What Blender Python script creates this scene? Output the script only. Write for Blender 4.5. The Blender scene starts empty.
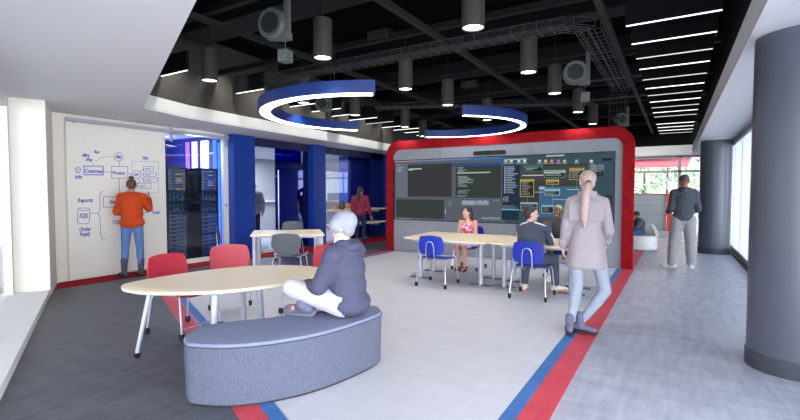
import bpy, math, random
from mathutils import Vector, Matrix
random.seed(7)
C = bpy.context.scene.collection
PI = math.pi
def V(*a): return Vector(a[0]) if len(a) == 1 else Vector(a)

# ------------------------------------------------------------------ survey of the place (camera at 0,0,1.5)
FPX, CAMZ = 455.0, 1.5
PITCH = -math.radians(2.2655); YAW = math.radians(31.3526)
_d = V(-math.sin(YAW)*math.cos(PITCH), math.cos(YAW)*math.cos(PITCH), math.sin(PITCH))
_r = V(math.cos(YAW), math.sin(YAW), 0); _u = _r.cross(_d)
def _ray(px, py): return _d*FPX + _r*(px-400) + _u*(210-py)
def on_z(px, py, z=0.0):
    v = _ray(px, py); t = (z-CAMZ)/v.z; return V(v.x*t, v.y*t, z)
def on_x(px, py, x):
    v = _ray(px, py); t = x/v.x; return V(x, v.y*t, CAMZ+v.z*t)
def on_y(px, py, y):
    v = _ray(px, py); t = y/v.y; return V(v.x*t, y, CAMZ+v.z*t)

# ------------------------------------------------------------------ materials
def lin(c): return tuple((x/255/12.92 if x/255 <= .04045 else ((x/255+.055)/1.055)**2.4) for x in c)
_mats = {}
def mat(name, rgb, rough=.5, metal=0, var=.06, scale=8, bump=0, bscale=60, stretch=None, spec=.5, alpha=1, coat=0, trans=0):
    if name in _mats: return _mats[name]
    m = bpy.data.materials.new(name); m.use_nodes = True
    nt = m.node_tree; b = nt.nodes['Principled BSDF']
    c = lin(rgb)
    b.inputs['Roughness'].default_value = rough; b.inputs['Metallic'].default_value = metal
    b.inputs['Specular IOR Level'].default_value = spec
    b.inputs['Coat Weight'].default_value = coat
    b.inputs['Alpha'].default_value = alpha
    b.inputs['Transmission Weight'].default_value = trans
    tc = nt.nodes.new('ShaderNodeTexCoord'); mp = nt.nodes.new('ShaderNodeMapping')
    nt.links.new(tc.outputs['Object'], mp.inputs[0])
    if stretch: mp.inputs['Scale'].default_value = stretch
    n = nt.nodes.new('ShaderNodeTexNoise'); n.inputs['Scale'].default_value = scale; n.inputs['Detail'].default_value = 4
    nt.links.new(mp.outputs[0], n.inputs['Vector'])
    r = nt.nodes.new('ShaderNodeValToRGB')
    r.color_ramp.elements[0].position = .3; r.color_ramp.elements[1].position = .7
    r.color_ramp.elements[0].color = tuple(max(0, x*(1-var)) for x in c)+(1,)
    r.color_ramp.elements[1].color = tuple(min(1, x*(1+var)) for x in c)+(1,)
    nt.links.new(n.outputs['Fac'], r.inputs[0]); nt.links.new(r.outputs[0], b.inputs['Base Color'])
    if bump:
        n2 = nt.nodes.new('ShaderNodeTexNoise'); n2.inputs['Scale'].default_value = bscale
        nt.links.new(mp.outputs[0], n2.inputs['Vector'])
        bp = nt.nodes.new('ShaderNodeBump'); bp.inputs['Strength'].default_value = bump; bp.inputs['Distance'].default_value = .02
        nt.links.new(n2.outputs['Fac'], bp.inputs['Height']); nt.links.new(bp.outputs[0], b.inputs['Normal'])
    _mats[name] = m
    return m
EXPO = 0.0
def emit(name, rgb, s=1.0):
    if name in _mats: return _mats[name]
    m = bpy.data.materials.new(name); m.use_nodes = True; nt = m.node_tree; nt.nodes.clear()
    e = nt.nodes.new('ShaderNodeEmission'); e.inputs[0].default_value = lin(rgb)+(1,); e.inputs[1].default_value = s
    o = nt.nodes.new('ShaderNodeOutputMaterial'); nt.links.new(e.outputs[0], o.inputs[0])
    _mats[name] = m; return m
def glass(name, tint=(255, 255, 255), refl=.08, rough=.02, refl_tint=(255, 255, 255), k=.5):
    if name in _mats: return _mats[name]
    m = bpy.data.materials.new(name); m.use_nodes = True; nt = m.node_tree; nt.nodes.clear()
    t = nt.nodes.new('ShaderNodeBsdfTransparent'); t.inputs[0].default_value = lin(tint)+(1,)
    g = nt.nodes.new('ShaderNodeBsdfGlossy'); g.inputs['Roughness'].default_value = rough; g.inputs[0].default_value = lin(refl_tint)+(1,)
    lw = nt.nodes.new('ShaderNodeLayerWeight'); lw.inputs[0].default_value = .25
    mth = nt.nodes.new('ShaderNodeMath'); mth.operation = 'MULTIPLY_ADD'; mth.inputs[1].default_value = k; mth.inputs[2].default_value = refl
    nt.links.new(lw.outputs['Fresnel'], mth.inputs[0])
    mx = nt.nodes.new('ShaderNodeMixShader'); nt.links.new(mth.outputs[0], mx.inputs[0])
    nt.links.new(t.outputs[0], mx.inputs[1]); nt.links.new(g.outputs[0], mx.inputs[2])
    o = nt.nodes.new('ShaderNodeOutputMaterial'); nt.links.new(mx.outputs[0], o.inputs[0])
    _mats[name] = m; return m

WHITE = mat('white paint', (226, 226, 224), .6, var=.01)
SOFFIT = mat('soffit paint', (222, 223, 224), .8, var=.01)
CREAM = mat('cream paint', (232, 229, 218), .6, var=.01)
BLACK = mat('ceiling black', (11, 11, 12), .85, var=.1, spec=.15)
DECK = mat('deck black', (9, 9, 10), .95, var=.1, spec=.05)
DKGREY = mat('dark grey metal', (40, 41, 42), .6, var=.05, spec=.25)
GREENGREY = mat('pendant olive grey', (60, 60, 54), .6, var=.03, spec=.3)
BEAM = mat('beam grey', (40, 41, 38), .7, var=.05, spec=.2)
PLENUM = mat('plenum wall grey', (70, 68, 63), .8, var=.1)
STEEL = mat('brushed steel', (190, 194, 204), .32, .75, var=.03)
ALU = mat('painted aluminium', (176, 182, 196), .4, .3, var=.02)
RUBBER = mat('black rubber', (22, 22, 24), .6)
BLUEW = mat('blue lacquer', (0, 52, 142), .45, var=.03)
BLUEL = mat('blue ring lacquer', (8, 44, 112), .45, var=.03)
BLUESEAT = mat('blue seat plastic', (14, 44, 168), .4, var=.03)
REDSEAT = mat('red seat plastic', (168, 34, 54), .45, var=.04)
GREYSEAT = mat('grey seat plastic', (78, 82, 90), .45, var=.03)
WOOD = mat('pale maple', (232, 216, 188), .42, var=.05, scale=5, stretch=(1, 14, 1))
WOODEDGE = mat('pale maple edge', (222, 200, 162), .5, var=.05, scale=20)
REDFELT = mat('red felt', (148, 20, 28), .9, var=.22, scale=9, bump=.15, bscale=160, spec=.15)
GREYFELT = mat('grey felt', (152, 156, 164), .9, var=.07, scale=14, bump=.15, bscale=200, spec=.15)
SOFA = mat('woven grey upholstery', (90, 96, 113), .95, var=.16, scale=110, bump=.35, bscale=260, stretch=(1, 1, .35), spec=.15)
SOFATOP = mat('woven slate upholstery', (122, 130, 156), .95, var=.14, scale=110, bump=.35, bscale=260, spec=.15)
PIPE = mat('dark piping', (60, 66, 82), .9)
COLM = mat('column slate paint', (86, 90, 102), .3, var=.02)
COLB = mat('column base slate', (66, 69, 80), .5, var=.03)
BLUEPEN = mat('blue marker ink', (70, 80, 192), .6, var=.02)

# ------------------------------------------------------------------ mesh building
class MB:
    def __init__(s): s.v = []; s.f = []; s.m = []
    def add(s, vs, fs, mi=0):
        o = len(s.v); s.v += [tuple(v) for v in vs]; s.f += [tuple(i+o for i in f) for f in fs]; s.m += [mi]*len(fs); return s
    def box(s, x0, x1, y0, y1, z0, z1, mi=0, M=None):
        vs = [V(x, y, z) for z in (z0, z1) for y in (y0, y1) for x in (x0, x1)]
        if M: vs = [M @ v for v in vs]
        return s.add(vs, [(0, 2, 3, 1), (4, 5, 7, 6), (0, 1, 5, 4), (2, 6, 7, 3), (0, 4, 6, 2), (1, 3, 7, 5)], mi)
    def prism(s, poly, z0, z1, mi=0, M=None, top_scale=None):
        n = len(poly); vs = [V(x, y, z0) for x, y in poly]+[V(x, y, z1) for x, y in (top_scale or poly)]
        if M: vs = [M @ v for v in vs]
        return s.add(vs, [tuple(range(n))[::-1], tuple(range(n, 2*n))]+[(i, (i+1) % n, n+(i+1) % n, n+i) for i in range(n)], mi)
    def rings(s, rings, mi=0, cap=True):
        n = len(rings[0]); vs = [p for r in rings for p in r]; fs = []
        for k in range(len(rings)-1):
            for i in range(n):
                j = (i+1) % n; fs.append((k*n+i, k*n+j, (k+1)*n+j, (k+1)*n+i))
        if cap: fs += [tuple(range(n))[::-1], tuple(range((len(rings)-1)*n, len(rings)*n))]
        return s.add(vs, fs, mi)
    def tube(s, pts, r, n=10, mi=0, cap=True):
        pts = [V(p) for p in pts]; rr = r if isinstance(r, (list, tuple)) else [r]*len(pts); out = []; side = None
        for i, p in enumerate(pts):
            t = (pts[min(i+1, len(pts)-1)]-pts[max(i-1, 0)]).normalized()
            if side is None: side = t.orthogonal().normalized()
            side = (side-t*side.dot(t)).normalized(); up = t.cross(side)
            out.append([p+(side*math.cos(a)+up*math.sin(a))*rr[i] for a in [2*PI*k/n for k in range(n)]])
        return s.rings(out, mi, cap)
    def cyl(s, c, r, h, n=32, mi=0, axis='z', r2=None):
        c = V(c); ax = {'x': V(1, 0, 0), 'y': V(0, 1, 0), 'z': V(0, 0, 1)}[axis] if isinstance(axis, str) else V(axis).normalized()
        a = ax.orthogonal().normalized(); b = ax.cross(a); r2 = r if r2 is None else r2
        return s.rings([[c+ax*hh+(a*math.cos(t)+b*math.sin(t))*q for t in [2*PI*k/n for k in range(n)]] for hh, q in ((0, r), (h, r2))], mi)
    def ell(s, c, rad, B=None, nu=16, nv=10, mi=0):
        c = V(c); B = B or (V(1, 0, 0), V(0, 1, 0), V(0, 0, 1)); vs = []; fs = []
        for i in range(1, nv):
            ph = PI*i/nv
            for k in range(nu):
                t = 2*PI*k/nu
                vs.append(c+B[0]*(rad[0]*math.sin(ph)*math.cos(t))+B[1]*(rad[1]*math.sin(ph)*math.sin(t))+B[2]*(rad[2]*math.cos(ph)))
        top = len(vs); vs += [c+B[2]*rad[2], c-B[2]*rad[2]]
        for i in range(nv-2):
            for k in range(nu):
                j = (k+1) % nu; fs.append((i*nu+k, (i+1)*nu+k, (i+1)*nu+j, i*nu+j))
        for k in range(nu):
            j = (k+1) % nu; fs.append((top, k, j)); fs.append((top+1, (nv-2)*nu+j, (nv-2)*nu+k))
        return s.add(vs, fs, mi)
    def cap(s, p0, p1, r0, r1, n=14, mi=0, flat=1, side=None):
        p0, p1 = V(p0), V(p1); t = (p1-p0)
        L = t.length; t = t.normalized() if L > 1e-6 else V(0, 0, 1)
        a = V(side) if side is not None else t.orthogonal()
        a = (a-t*a.dot(t)).normalized(); b = t.cross(a); R = []
        for k in range(1, 5): q = PI/2*(k/5-1); R.append((p0+t*(r0*math.sin(q)), r0*math.cos(q)))
        for k in range(0, 5): R.append((p0.lerp(p1, k/4), r0+(r1-r0)*k/4))
        for k in range(1, 5): q = PI/2*k/5; R.append((p1+t*(r1*math.sin(q)), r1*math.cos(q)))
        return s.rings([[c+(a*math.cos(x)+b*(math.sin(x)*flat))*r for x in [2*PI*k/n for k in range(n)]] for c, r in R], mi)
    def grid(s, fn, nu, nv, th, mi=0):
        P = [[V(fn(-1+2*i/nu, -1+2*j/nv)) for j in range(nv+1)] for i in range(nu+1)]
        def N(i, j):
            a = P[min(i+1, nu)][j]-P[max(i-1, 0)][j]; b = P[i][min(j+1, nv)]-P[i][max(j-1, 0)]
            return a.cross(b).normalized()
        top = [P[i][j]+N(i, j)*th/2 for i in range(nu+1) for j in range(nv+1)]
        bot = [P[i][j]-N(i, j)*th/2 for i in range(nu+1) for j in range(nv+1)]
        W = nv+1; n = len(top); fs = []
        for i in range(nu):
            for j in range(nv):
                a = i*W+j; fs.append((a, a+W, a+W+1, a+1)); fs.append((n+a, n+a+1, n+a+W+1, n+a+W))
        for i in range(nu):
            a = i*W; fs.append((a, n+a, n+a+W, a+W)); a = i*W+nv; fs.append((a, a+W, n+a+W, n+a))
        for j in range(nv):
            fs.append((j, j+1, n+j+1, n+j)); a = nu*W+j; fs.append((a, n+a, n+a+1, a+1))
        return s.add(top+bot, fs, mi)
    def mesh(s, name, mats):
        me = bpy.data.meshes.new(name); me.from_pydata(s.v, [], s.f)
        for m in (mats if isinstance(mats, (list, tuple)) else [mats]): me.materials.append(m)
        if any(s.m): me.polygons.foreach_set('material_index', s.m)
        me.validate(); me.update(); return me
def link(name, me, parent=None, loc=None):
    o = bpy.data.objects.new(name, me); C.objects.link(o)
    if parent: o.parent = parent
    if loc: o.location = loc
    return o
def fixn(me):
    import bmesh
    b = bmesh.new(); b.from_mesh(me); bmesh.ops.recalc_face_normals(b, faces=b.faces); b.to_mesh(me); b.free()
def put(name, mb, mats, parent=None, smooth=False, bevel=0, loc=None, label=None):
    me = mb.mesh(name, mats); fixn(me)
    if smooth:
        for p in me.polygons: p.use_smooth = True
        try: me.set_sharp_from_angle(angle=math.radians(40))
        except Exception: pass
    o = link(name, me, parent, loc)
    if bevel:
        m = o.modifiers.new('bevel', 'BEVEL'); m.width = bevel; m.segments = 2; m.limit_method = 'ANGLE'
    if label: o['label'] = label
    return o
def tag(o, label, cat, group=None, kind=None):
    o['label'] = label; o['category'] = cat
    if group: o['group'] = group
    if kind: o['kind'] = kind
    return o
def thing(name, label, cat, loc=(0, 0, 0), rz=0, group=None):
    o = bpy.data.objects.new(name, None); C.objects.link(o); o.location = loc; o.rotation_euler = (0, 0, rz); o.empty_display_size = .1
    return tag(o, label, cat, group)
def struct(name, mb, mats, smooth=False, bevel=0, **k):
    o = put(name, mb, mats, None, smooth, bevel, **k); o['kind'] = 'structure'; return o
def dup(root, loc, rz, label, group=None):
    r = root.copy(); C.objects.link(r); r.location = loc; r.rotation_euler = (0, 0, rz); r['label'] = label
    if group: r['group'] = group
    for ch in list(root.children):
        c = ch.copy(); C.objects.link(c); c.parent = r
        for g in list(ch.children):
            d = g.copy(); C.objects.link(d); d.parent = c
    return r
def smooth_closed(pts, k=6):
    n = len(pts); out = []
    for i in range(n):
        p0, p1, p2, p3 = [V(*pts[(i+j) % n], 0) for j in (-1, 0, 1, 2)]
        for s in range(k):
            t = s/k
            q = .5*((2*p1)+(p2-p0)*t+(2*p0-5*p1+4*p2-p3)*t*t+(3*p1-p0-3*p2+p3)*t**3); out.append((q.x, q.y))
    return out
def rrect(x0, x1, y0, y1, r, k=8):
    out = []
    for cx, cy, a in ((x1-r, y1-r, 0), (x0+r, y1-r, 90), (x0+r, y0+r, 180), (x1-r, y0+r, 270)):
        for i in range(k+1):
            t = math.radians(a+90*i/k); out.append((cx+r*math.cos(t), cy+r*math.sin(t)))
    return out

# ================================================================== SHELL
# floor materials with streaks
def floor_mat(name, rgb, var, rough=.38):
    m = mat(name, rgb, rough, var=var, scale=1.6, stretch=(1, 5, 1), spec=.4)
    nt = m.node_tree; b = nt.nodes['Principled BSDF']
    n = nt.nodes.new('ShaderNodeTexNoise'); n.inputs['Scale'].default_value = 14; n.inputs['Detail'].default_value = 8
    mp = nt.nodes.new('ShaderNodeMapping'); mp.inputs['Scale'].default_value = (1, .18, 1)
    tc = nt.nodes.new('ShaderNodeTexCoord'); nt.links.new(tc.outputs['Object'], mp.inputs[0]); nt.links.new(mp.outputs[0], n.inputs['Vector'])
    mx = nt.nodes.new('ShaderNodeMix'); mx.data_type = 'RGBA'; mx.blend_type = 'SOFT_LIGHT'; mx.inputs['Factor'].default_value = min(1, var*5)
    src = b.inputs['Base Color'].links[0].from_socket
    nt.links.new(src, mx.inputs['A']); nt.links.new(n.outputs['Fac'], mx.inputs['B']); nt.links.new(mx.outputs['Result'], b.inputs['Base Color'])
    return m
FDARK = floor_mat('slate vinyl plank', (160, 163, 177), .12, .42)
FLIGHT = floor_mat('pale grey vinyl', (196, 197, 204), .04, .4)
FRED = floor_mat('red vinyl inlay', (196, 66, 80), .08, .42)
FBLUE = floor_mat('blue vinyl inlay', (58, 108, 170), .08, .42)
FREDD = mat('deep red carpet', (150, 26, 36), .9, var=.1, scale=20, spec=.1)
struct('floor', MB().box(-16, 6, -5, 30, -.1, 0), FDARK)
def slab(name, poly, z0, z1, m, lab=None):
    return struct(name, MB().prism(poly, z0, z1), m)
FCHAR = floor_mat('charcoal vinyl plank', (82, 85, 94), .14, .5)
slab('floor_charcoal_field', [(-9, -5), (-.8, -5), (-.8, 1.3), (-2.36, 2.02), (-4.56, 3.05), (-6.24, 3.80), (-6.24, 9.9), (-6.4, 13.1), (-9, 13.1)], 0, .001, FCHAR)
# pale field, with blue and red border lines
slab('floor_pale_field', [(-.97, -3), (-.97, 9.84), (-6.12, 9.84), (-6.12, 3.98), (-4.47, 3.22), (-.97, 1.58)], 0, .002, FLIGHT)
def strip(pts, w):
    L = []; Rr = []
    P = [V(*p, 0) for p in pts]
    for i, p in enumerate(P):
        a = (p-P[i-1]).normalized() if i else None; b = (P[i+1]-p).normalized() if i < len(P)-1 else None
        a = a or b; b = b or a
        n = (V(-a.y, a.x, 0)+V(-b.y, b.x, 0)).normalized(); k = w/2/max(.3, n.dot(V(-a.y, a.x, 0)))
        L.append(((p+n*k).x, (p+n*k).y)); Rr.append(((p-n*k).x, (p-n*k).y))
    return L+Rr[::-1]
def strip_obj(name, pts, w, z, m):
    P = strip(pts, w); n = len(P)//2; mb = MB()
    for i in range(n-1): mb.prism([P[i], P[i+1], P[2*n-2-i], P[2*n-1-i]], 0, z)
    struct(name, mb, m)
strip_obj('floor_blue_line_right', [(-.93, -3), (-.93, 9.84)], .1, .003, FBLUE)
strip_obj('floor_red_line_right', [(-.785, -3), (-.785, 19.1)], .19, .003, FRED)
strip_obj('floor_blue_line_left', [(-.9, 1.46), (-2.29, 2.13), (-4.5, 3.19), (-6.11, 3.92), (-6.14, 9.84), (-1, 9.84)], .1, .0035, FBLUE)
strip_obj('floor_red_line_left', [(-.9, 1.33), (-2.36, 2.02), (-4.56, 3.05), (-6.19, 3.80), (-6.24, 9.8)], .17, .003, FRED)
slab('floor_red_wall_border', [(-8.7, 3.45), (-8.12, 3.15), (-8.12, 7.0), (-7.8, 7.6), (-7.8, 10.5), (-7.45, 11.9), (-6.6, 13), (-8.7, 13)], 0, .004, FREDD)
struct('floor_white_line', MB().box(-.65, 1.2, 16.4, 16.7, 0, .003), WHITE)

# soffit ceiling at 2.8 with the open black plenum above the middle
OP = [(.52, .38), (.4, 18.9), (-8.2, 18.9), (-7.87, 12.2), (-7.62, 8.6), (-7.5, 6.4), (-7.4, 5.0), (-7.1, 4.0)]
Z0 = 2.8
OUT = [(3.2, -3.6), (3.2, 19.3), (-16, 19.3), (-16, 14), (-16, 9), (-16, 6), (-16, 4), (-16, -3.6)]
mb = MB()
for i in range(len(OP)):
    j = (i+1) % len(OP)
    mb.prism([OP[i], OP[j], OUT[j], OUT[i]], Z0, Z0+.04)
struct('ceiling', mb, SOFFIT)
CORN = mat('bulkhead white', (236, 236, 232), .6, var=.01)
def fascia(name, pts, z0, z1, m, t=.04):
    mb = MB()
    for i in range(len(pts)-1):
        a, b = V(*pts[i], 0), V(*pts[i+1], 0); d = (b-a).normalized(); n = V(-d.y, d.x, 0)*t
        mb.prism([(a.x, a.y), (b.x, b.y), ((b+n).x, (b+n).y), ((a+n).x, (a+n).y)], z0, z1)
    return struct(name, mb, m)
left = [OP[7], OP[6], OP[5], OP[4], OP[3], OP[2]]
fascia('trim_bulkhead_left', left, Z0+.041, 3.03, CORN)
fascia('trim_bulkhead_front', [OP[0], OP[7]], Z0+.041, 3.05, CORN)
fascia('trim_bulkhead_right', [OP[1], OP[0]], Z0+.041, 3.08, CORN)
fascia('trim_bulkhead_far', [OP[2], OP[1]], Z0+.041, 3.15, CORN)
ZD = 4.3
def off(pts, dx): return [(x+dx, y) for x, y in pts]
fascia('wall_plenum_left', off(left, -.04), 3.03, ZD, PLENUM)
fascia('wall_plenum_front', [(OP[0][0]+.05, OP[0][1]-.05), (OP[7][0]-.05, OP[7][1]-.05)], 3.05, ZD, BLACK)
fascia('wall_plenum_right', [(.56, 18.9), (.56, .3)], 3.08, ZD, BLACK)
fascia('wall_plenum_far', [(-8.4, 19.0), (.6, 19.0)], 3.15, ZD, BLACK)
struct('ceiling_deck', MB().box(-9, 1, -.2, 19.3, ZD, ZD+.1), DECK)

# left (feature) wall at x = -8.7
XW = -8.7
mb = MB(); mb.box(XW-.1, XW, 3.4, 5.32, 0, Z0); mb.box(XW-.1, XW, 5.32, 6.7, 2.68, Z0); mb.box(XW-.1, XW, 6.68, 6.95, 0, Z0)
struct('wall_left', mb, CREAM)
struct('baseboard_left', MB().box(XW, XW+.02, 5.3, 6.9, 0, .1), WHITE, bevel=.004)
# window to the server room
w = struct('window_1', MB().box(XW-.03, XW-.015, 5.34, 6.68, .06, 2.68), glass('server glass', (240, 246, 255), .04))
# diagonal window wall, near left
A = V(-8.71, 3.42, 0); D_ = V(.905, -.426, 0).normalized(); N_ = V(-D_.y, D_.x, 0)   # N_ points into the room
Mx = Matrix(((D_.x, N_.x, 0, A.x), (D_.y, N_.y, 0, A.y), (0, 0, 1, 0), (0, 0, 0, 1)))
struct('wall_front_left', MB().box(-.1, 1.05, -.15, 0, 0, Z0, M=Mx), CREAM)
struct('wall_bay_return', MB().box(1.05, 1.13, -.5, .0, .09, Z0, M=Mx), CREAM, bevel=.005)
mb = MB()
for s in (1.13, 3.6, 6.0): mb.box(s, s+.1, -.5, -.4, .09, Z0, M=Mx)
mb.box(1.13, 8, -.48, -.4, 2.66, Z0, M=Mx)
struct('trim_1', mb, WHITE, bevel=.005)
struct('trim_2', MB().box(1.05, 8.2, -.55, -.01, 0, .09, M=Mx), WHITE, bevel=.006)
struct('window_2', MB().box(1.2, 7.9, -.46, -.45, .09, 2.66, M=Mx), glass('clear glass', (250, 253, 255), .03))

# right window wall
XR = 1.2
mb = MB()
mb.box(XR, XR+.14, 3.5, 14.7, .0, .2); mb.box(XR-.02, XR+.14, 3.5, 14.7, 2.66, Z0)
for k in range(9): y = 3.6+k*1.37; mb.box(XR+.02, XR+.1, y, y+.06, .2, 2.66)
struct('window_frame_right', mb, mat('window frame grey', (150, 156, 162), .5, var=.02), bevel=.004)
struct('trim_3', MB().box(XR-.05, XR, 3.5, 14.7, 0, .05), RUBBER)
struct('window_3', MB().box(XR+.055, XR+.065, 3.5, 14.7, .2, 2.66), glass('clear glass'))
bl = bpy.data.materials.new('sheer blind'); bl.use_nodes = True; nt = bl.node_tree; nt.nodes.clear()
t = nt.nodes.new('ShaderNodeBsdfTranslucent'); t.inputs[0].default_value = (.4, .42, .45, 1)
dd = nt.nodes.new('ShaderNodeBsdfDiffuse'); dd.inputs[0].default_value = (.85, .87, .9, 1)
mx = nt.nodes.new('ShaderNodeMixShader'); mx.inputs[0].default_value = .35; nt.links.new(t.outputs[0], mx.inputs[1]); nt.links.new(dd.outputs[0], mx.inputs[2])
o_ = nt.nodes.new('ShaderNodeOutputMaterial'); nt.links.new(mx.outputs[0], o_.inputs[0])
th = thing('vertical_blinds', 'white sheer vertical blinds drawn along the right-hand windows', 'blinds', (XR, 9, 0))
mb = MB(); y = 3.7
while y < 14.6:
    mb.add([V(-.01, y-9, .22), V(-.07, y-9+.16, .22), V(-.07, y-9+.16, 2.62), V(-.01, y-9, 2.62)], [(0, 1, 2, 3)]); y += .2
put('slats', mb, bl, th)
put('head_rail', MB().box(-.08, 0, -5.4, 5.6, 2.62, 2.66), ALU, th)
struct('wall_right_far', MB().box(1.2, 1.35, 14.7, 19.3, 0, Z0), mat('grey partition', (150, 156, 164), .6, var=.02))

# columns
for nm, cx, cy in (('column_near', .875, 5.0), ('column_far', .79, 13.55)):
    mb = MB(); mb.cyl((cx, cy, .14), .33, Z0-.14, 64)
    struct(nm, mb, COLM, smooth=True)
    struct(nm.replace('column', 'trim_column_base'), MB().cyl((cx, cy, 0), .338, .14, 64), COLB, smooth=True)
struct('trim_column_collar', MB().cyl((.79, 13.55, Z0-.05), .345, .05, 64), WHITE, smooth=True)

# blue piers and glazed doors
for k, (y0, y1, x0) in enumerate(((6.8, 7.4, -8.5), (9.4, 9.92, -8.5))):
    struct('wall_blue_pier_%d' % (k+1), MB().box(-9.0, x0, y0, y1, 0, Z0), BLUEW, bevel=.004)
struct('wall_blue_end', MB().box(-10.6, -7.3, 13.1, 13.2, 0, Z0), BLUEW)
struct('wall_blue_header', MB().box(-8.75, -8.65, 7.4, 13.1, 2.6, Z0), mat('navy header', (10, 22, 70), .4))
struct('wall_behind_screen', MB().box(-7.5, -7.3, 13.1, 19, 0, Z0), BLUEW)
struct('window_4', MB().box(-8.7, -8.69, 7.4, 8.2, .02, 2.6), glass('door glass', (215, 220, 232), .01, k=.12))
bg = glass('blue film glass', (22, 42, 170), .12, .03, (150, 170, 230))
struct('window_5', MB().box(-8.7, -8.69, 8.2, 9.4, .02, 2.6), bg)
struct('window_6', MB().box(-8.7, -8.69, 9.92, 11.9, .02, 2.6), glass('door glass'))
struct('window_7', MB().box(-8.69, -8.68, 11.2, 12.35, .02, 2.6), glass('slate film glass', (96, 106, 160), .08, .03, (170, 180, 220)))
struct('wall_blue_return', MB().box(-8.75, -8.65, 12.35, 13.1, 0, Z0), mat('navy lacquer', (0, 24, 96), .4))
th = thing('door_pull_handle', 'tall steel pull bar on the glass door left of the blue film', 'handle', (-8.6, 8.22, 0))
mb = MB(); mb.tube([(0, 0, .35), (0, 0, 2.05)], .018, 12)
put('bar', mb, STEEL, th, True)
for z in (.5, 1.9): put('standoff', MB().tube([(0, 0, z), (-.09, 0, z)], .012), STEEL, th, True)
# back room behind the glass
RM = mat('backroom wall', (186, 188, 190), .7, var=.02)
struct('wall_backroom_far', MB().box(-14.1, -14, 6.9, 16, 0, Z0), RM)
struct('wall_backroom_side_1', MB().box(-14, -8.9, 6.84, 6.9, 0, Z0), RM)
struct('wall_backroom_side_2', MB().box(-14, -8.9, 15.9, 16, 0, Z0), RM)
struct('window_8', MB().box(on_y(323, 190, 15.88).x, on_y(353, 190, 15.88).x, 15.84, 15.88, on_y(340, 200, 15.88).z, on_y(340, 158, 15.88).z), emit('bright backroom window', (214, 220, 224), .7))
struct('trim_backroom_ledge', MB().box(-13.9, -8.9, 15.8, 15.9, on_y(340, 202, 15.88).z, on_y(340, 200, 15.88).z), WHITE)
struct('trim_backroom_sill', MB().box(-14, -13.8, 10.5, 15.8, 1.1, 1.18), WHITE)
struct('window_9', MB().box(-13.98, -13.95, 10.4, 11.9, 2.1, 2.75), emit('light panel', (215, 215, 225), .9))
# server room
SB = mat('server room blue', (44, 56, 130), .5, var=.05)
mb = MB(); mb.box(-11.5, -11.4, 5.0, 8, 0, Z0); mb.box(-11.5, -8.9, 6.82, 6.84, 0, Z0); mb.box(-11.5, -8.8, 4.9, 5.0, 0, Z0)
struct('wall_server_room', mb, SB)
for k, (px0, px1, c, st, nm) in enumerate(((186, 189, (150, 100, 240), 3, 'violet'), (192, 197, (200, 190, 250), 3, 'lilac'), (201, 208, (225, 235, 255), 4, 'white'), (213, 216, (70, 110, 255), 3, 'blue'))):
    a_, b_ = on_y(px0, 150, 6.78), on_y(px1, 150, 6.78)
    tag(put('light_tube', MB().prism(rrect(a_.x, b_.x, 6.76, 6.8, .015, 4), .2, 2.7), emit('tube %d' % k, c, st)), nm+' vertical light tube glowing behind the server racks', 'light tube', 'light tubes in the server room')
L = bpy.data.lights.new('server_glow', 'POINT'); L.energy = 26; L.color = (.45, .55, 1); L.shadow_soft_size = .2; lo = bpy.data.objects.new('server_glow_fill', L); C.objects.link(lo); lo.location = (-10.4, 6.2, 2.5)  # added point light that gives the server room its blue glow
L = bpy.data.lights.new('server_front', 'AREA'); L.energy = 45; L.size = .4; L.color = (.85, .92, 1); lo = bpy.data.objects.new('server_front_fill', L); C.objects.link(lo); lo.location = (-8.82, 6.0, 2.72)  # added fill light to brighten the rack fronts, not a fixture
L = bpy.data.lights.new('backroom', 'AREA'); L.energy = 420; L.size = 3; L.color = (1, .98, .95); lo = bpy.data.objects.new('backroom_fill', L); C.objects.link(lo); lo.location = (-11.6, 11, 2.72)  # unseen fill light added to brighten the room behind the glass
for k, (y, c, s) in enumerate(((5.36, (70, 150, 230), 2.2), (6.64, (60, 110, 255), 3))):
    tag(put('light_strip', MB().box(-8.82, -8.8, y-.02, y+.02, .1, 2.6), emit('strip %d' % k, c, s)),
        'blue light strip on the %s edge of the server room glass' % ('left', 'right')[k], 'light strip')
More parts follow.
